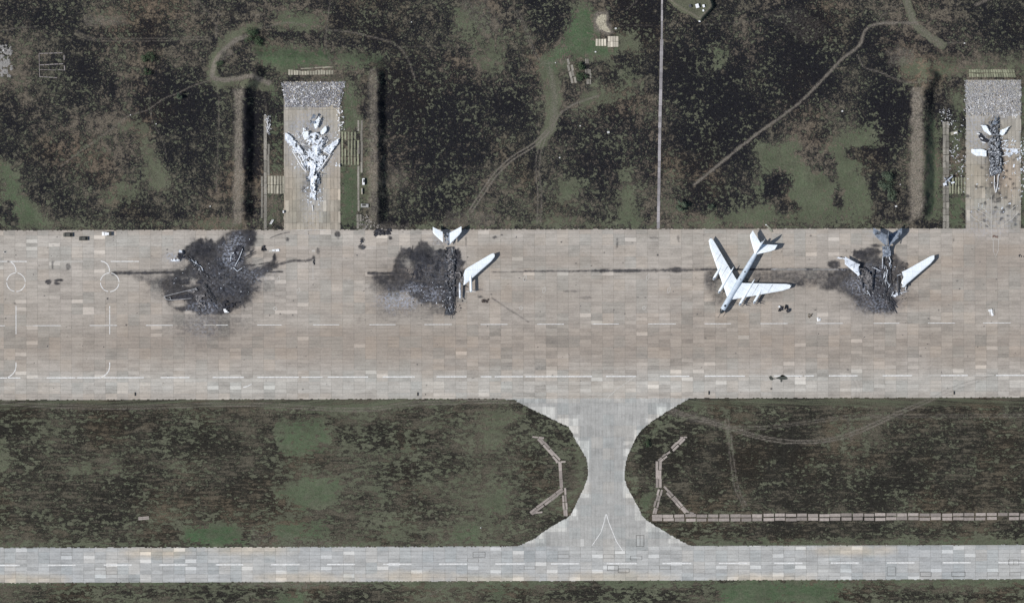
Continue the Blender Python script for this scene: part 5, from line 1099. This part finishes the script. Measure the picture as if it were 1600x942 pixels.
# small white boxes in the fields
simple_lid = simple('box_lid_pale', (.42, .42, .4), (.6, .6, .58))
for x, y, s_, lb in ((950.5, 207, 1.5, 'in the burnt field left of the footpath, largest'), (906.5, 197, .8, 'just left of the largest box in the burnt field'), (962, 45, 1.2, 'above the sandy slab platform'), (1316, 174, 1.1, 'in the scorched field below the winding dirt track'), (204, 180, .7, 'on the thin trail in the upper left field'),
                    (244, 194, .7, 'in the upper left field below the trail'), (328.5, 322.5, .8, 'just left of the long earth bank in the left field'), (1406.5, 288.5, .7, 'left of the right earth bank'), (1400, 322.5, 1.3, 'below the loose green bush near the right burnt bomber tail'), (868, 98.5, .7, 'at the left edge of the bright green field'),
                    (930.5, 81.5, 1., 'below the green field near the mossy slabs'), (874.5, 246.5, .9, 'in the dark field right of the double track'), (5.5, 79, 1.0, 'in the broken foundation at the left border'), (643, 35, .6, 'in the field right of the thin track, top'), (1507, 68, .9, 'at the end of the dirt track in the upper right'), (751, 824, .7, 'in the grass above the lower taxiway')):
    q = P(x, y); root = empty('marker_box', q, rnd.uniform(0, .5), 'small white box '+lb, 'box', 'small white boxes in the fields')
    mb = MB(); s_ *= .8; mb.box((0, 0, .25), (s_, s_*.8, .5), taper=.92); mb.build('housing', m_rubble, root)
    mb = MB(); mb.box((0, 0, .53), (s_*1.08, s_*.88, .06)); mb.build('lid', simple_lid, root)
# things on the walled platform
for x, y, s_, m_, lb in ((1078, 10.5, 1.2, m_darkmetal, 'dark crate, leftmost of those on the grassy embanked platform'), (1089, 10.5, 1.6, m_white, 'white crate, middle one on the grassy embanked platform'), (1099, 10.5, 1.1, m_white, 'small white crate, right one on the grassy embanked platform'), (1098.5, 17.5, .8, m_white, 'smallest white crate, lowest on the grassy embanked platform')):
    root = empty('crate', P(x, y, 3.15), .3, lb, 'crate', 'crates on the grassy platform'); mb = MB(); mb.box((0, 0, s_*.4), (s_, s_*1.3, s_*.8)); mb.build('case', m_, root); mb = MB(); mb.box((0, 0, s_*.84), (s_*1.06, s_*1.36, .08)); mb.build('lid', m_, root)
cart(1093, 33, 1.4, 1., 1., m_white, m_grey, 'white box at the lowest corner of the grassy embanked platform', 'cart', 'service_cart')

# ------------------------------------------------------------------ trees and bushes
def leafmat(name, a, b):
    g = NG(name, .7, .2); n = g.noise(g.pos(), .9, 3, .6); c = g.mix(g.rng(n, .35, .65), a, b)
    return g.done(c)
m_leaf = leafmat('leaf_grey_green', (.06, .085, .055), (.13, .16, .11)); m_leaf2 = leafmat('leaf_green', (.04, .066, .034), (.08, .11, .062))
m_bark = simple('bark', (.06, .05, .04), (.11, .09, .07), 3.)
def tree(cx, cy, r, h, mat, label, seed, loose=0., n=700, name='tree', grp=None):
    rr = random.Random(seed); root = empty(name, P(cx, cy, 0), rr.uniform(0, 6), label, 'tree' if name == 'tree' else 'bush', grp)
    mb = MB(); mb.tube((0, 0, 0), (0, 0, h*.55), .16*r/2, 8, .09*r/2)
    cl = []
    for k in range(11):
        a = rr.uniform(0, 6.28); q = r*math.sqrt(rr.random())*.8; c = Vector((math.cos(a)*q, math.sin(a)*q, h*rr.uniform(.5, .85)*(1-.2*q/r))); cl.append((c, r*rr.uniform(.25, .45)))
        mb.tube((0, 0, h*rr.uniform(.2, .45)), c, .07*r/2, 5, .02)
    mb.build('trunk', m_bark, root)
    lb = MB()
    for k in range(n):
        c, s_ = rr.choice(cl); d = Vector((rr.gauss(0, 1), rr.gauss(0, 1), rr.gauss(0, 1))).normalized(); p = c+d*s_*(rr.random()**.35)*(1+loose*rr.random())
        nrm = (d+Vector((rr.uniform(-.6, .6), rr.uniform(-.6, .6), rr.uniform(-.2, .9)))).normalized(); u = nrm.orthogonal().normalized(); v = nrm.cross(u); z = rr.uniform(.12, .26)*(1+r*.08)
        lb.add([p+u*z, p+v*z*.7, p-u*z, p-v*z*.7], [(0, 1, 2, 3)])
    lb.build('crown' if name == 'tree' else 'foliage', mat, root)
    return root
tree(1065, 321, 3.1, 5.5, m_leaf, 'round grey-green tree standing alone just right of the footpath above the apron', 1, n=1500)
tree(1110, 322, 1.9, 3., m_leaf, 'small sparse tree right of the round grey-green tree', 2, .5, n=350)
tree(1384, 283, 4.6, 4.5, m_leaf, 'wide loose grey-green tree left of the right earth bank', 3, .6, n=1400)
tree(1392, 305, 3.2, 3.5, m_leaf, 'lower loose grey-green bush below the wide tree by the right earth bank', 4, .6, n=700, name='bush')
tree(281, 150, 1.8, 5., m_leaf, 'small pale green tree on the black scorched ground in the upper left field', 5, .3, n=500)
tree(232, 92, 3.6, 3., m_leaf2, 'larger of two dark green bushes in the upper left field', 6, .8, n=800, name='bush')
tree(231, 112, 2.2, 2.4, m_leaf2, 'smaller bush just below the dark green bush in the upper left field', 7, .8, n=350, name='bush')
tree(394, 57, 4.4, 3.2, m_leaf2, 'green bush beside the bend of the dirt road above the left hardstand', 8, .7, n=1200, name='bush')
tree(404, 66, 2.6, 2.6, m_leaf2, 'small bush just right of the road-bend bush above the left hardstand', 9, .7, n=500, name='bush')
tree(906, 104, 2.8, 2.6, m_leaf2, 'upper green bush between the two mossy slab strips', 10, .6, n=700, name='bush')
tree(909, 120, 2.8, 2.4, m_leaf2, 'lower green bush between the two mossy slab strips', 11, .6, n=700, name='bush')
tree(1010, 692, 2.2, 2., m_leaf2, 'low green bush at the rounded edge of the right grass island', 12, .8, n=350, name='bush')
tree(342, 100, 2.0, 2., m_leaf2, 'low bush inside the curve of the dirt road', 13, .8, n=300, name='bush')
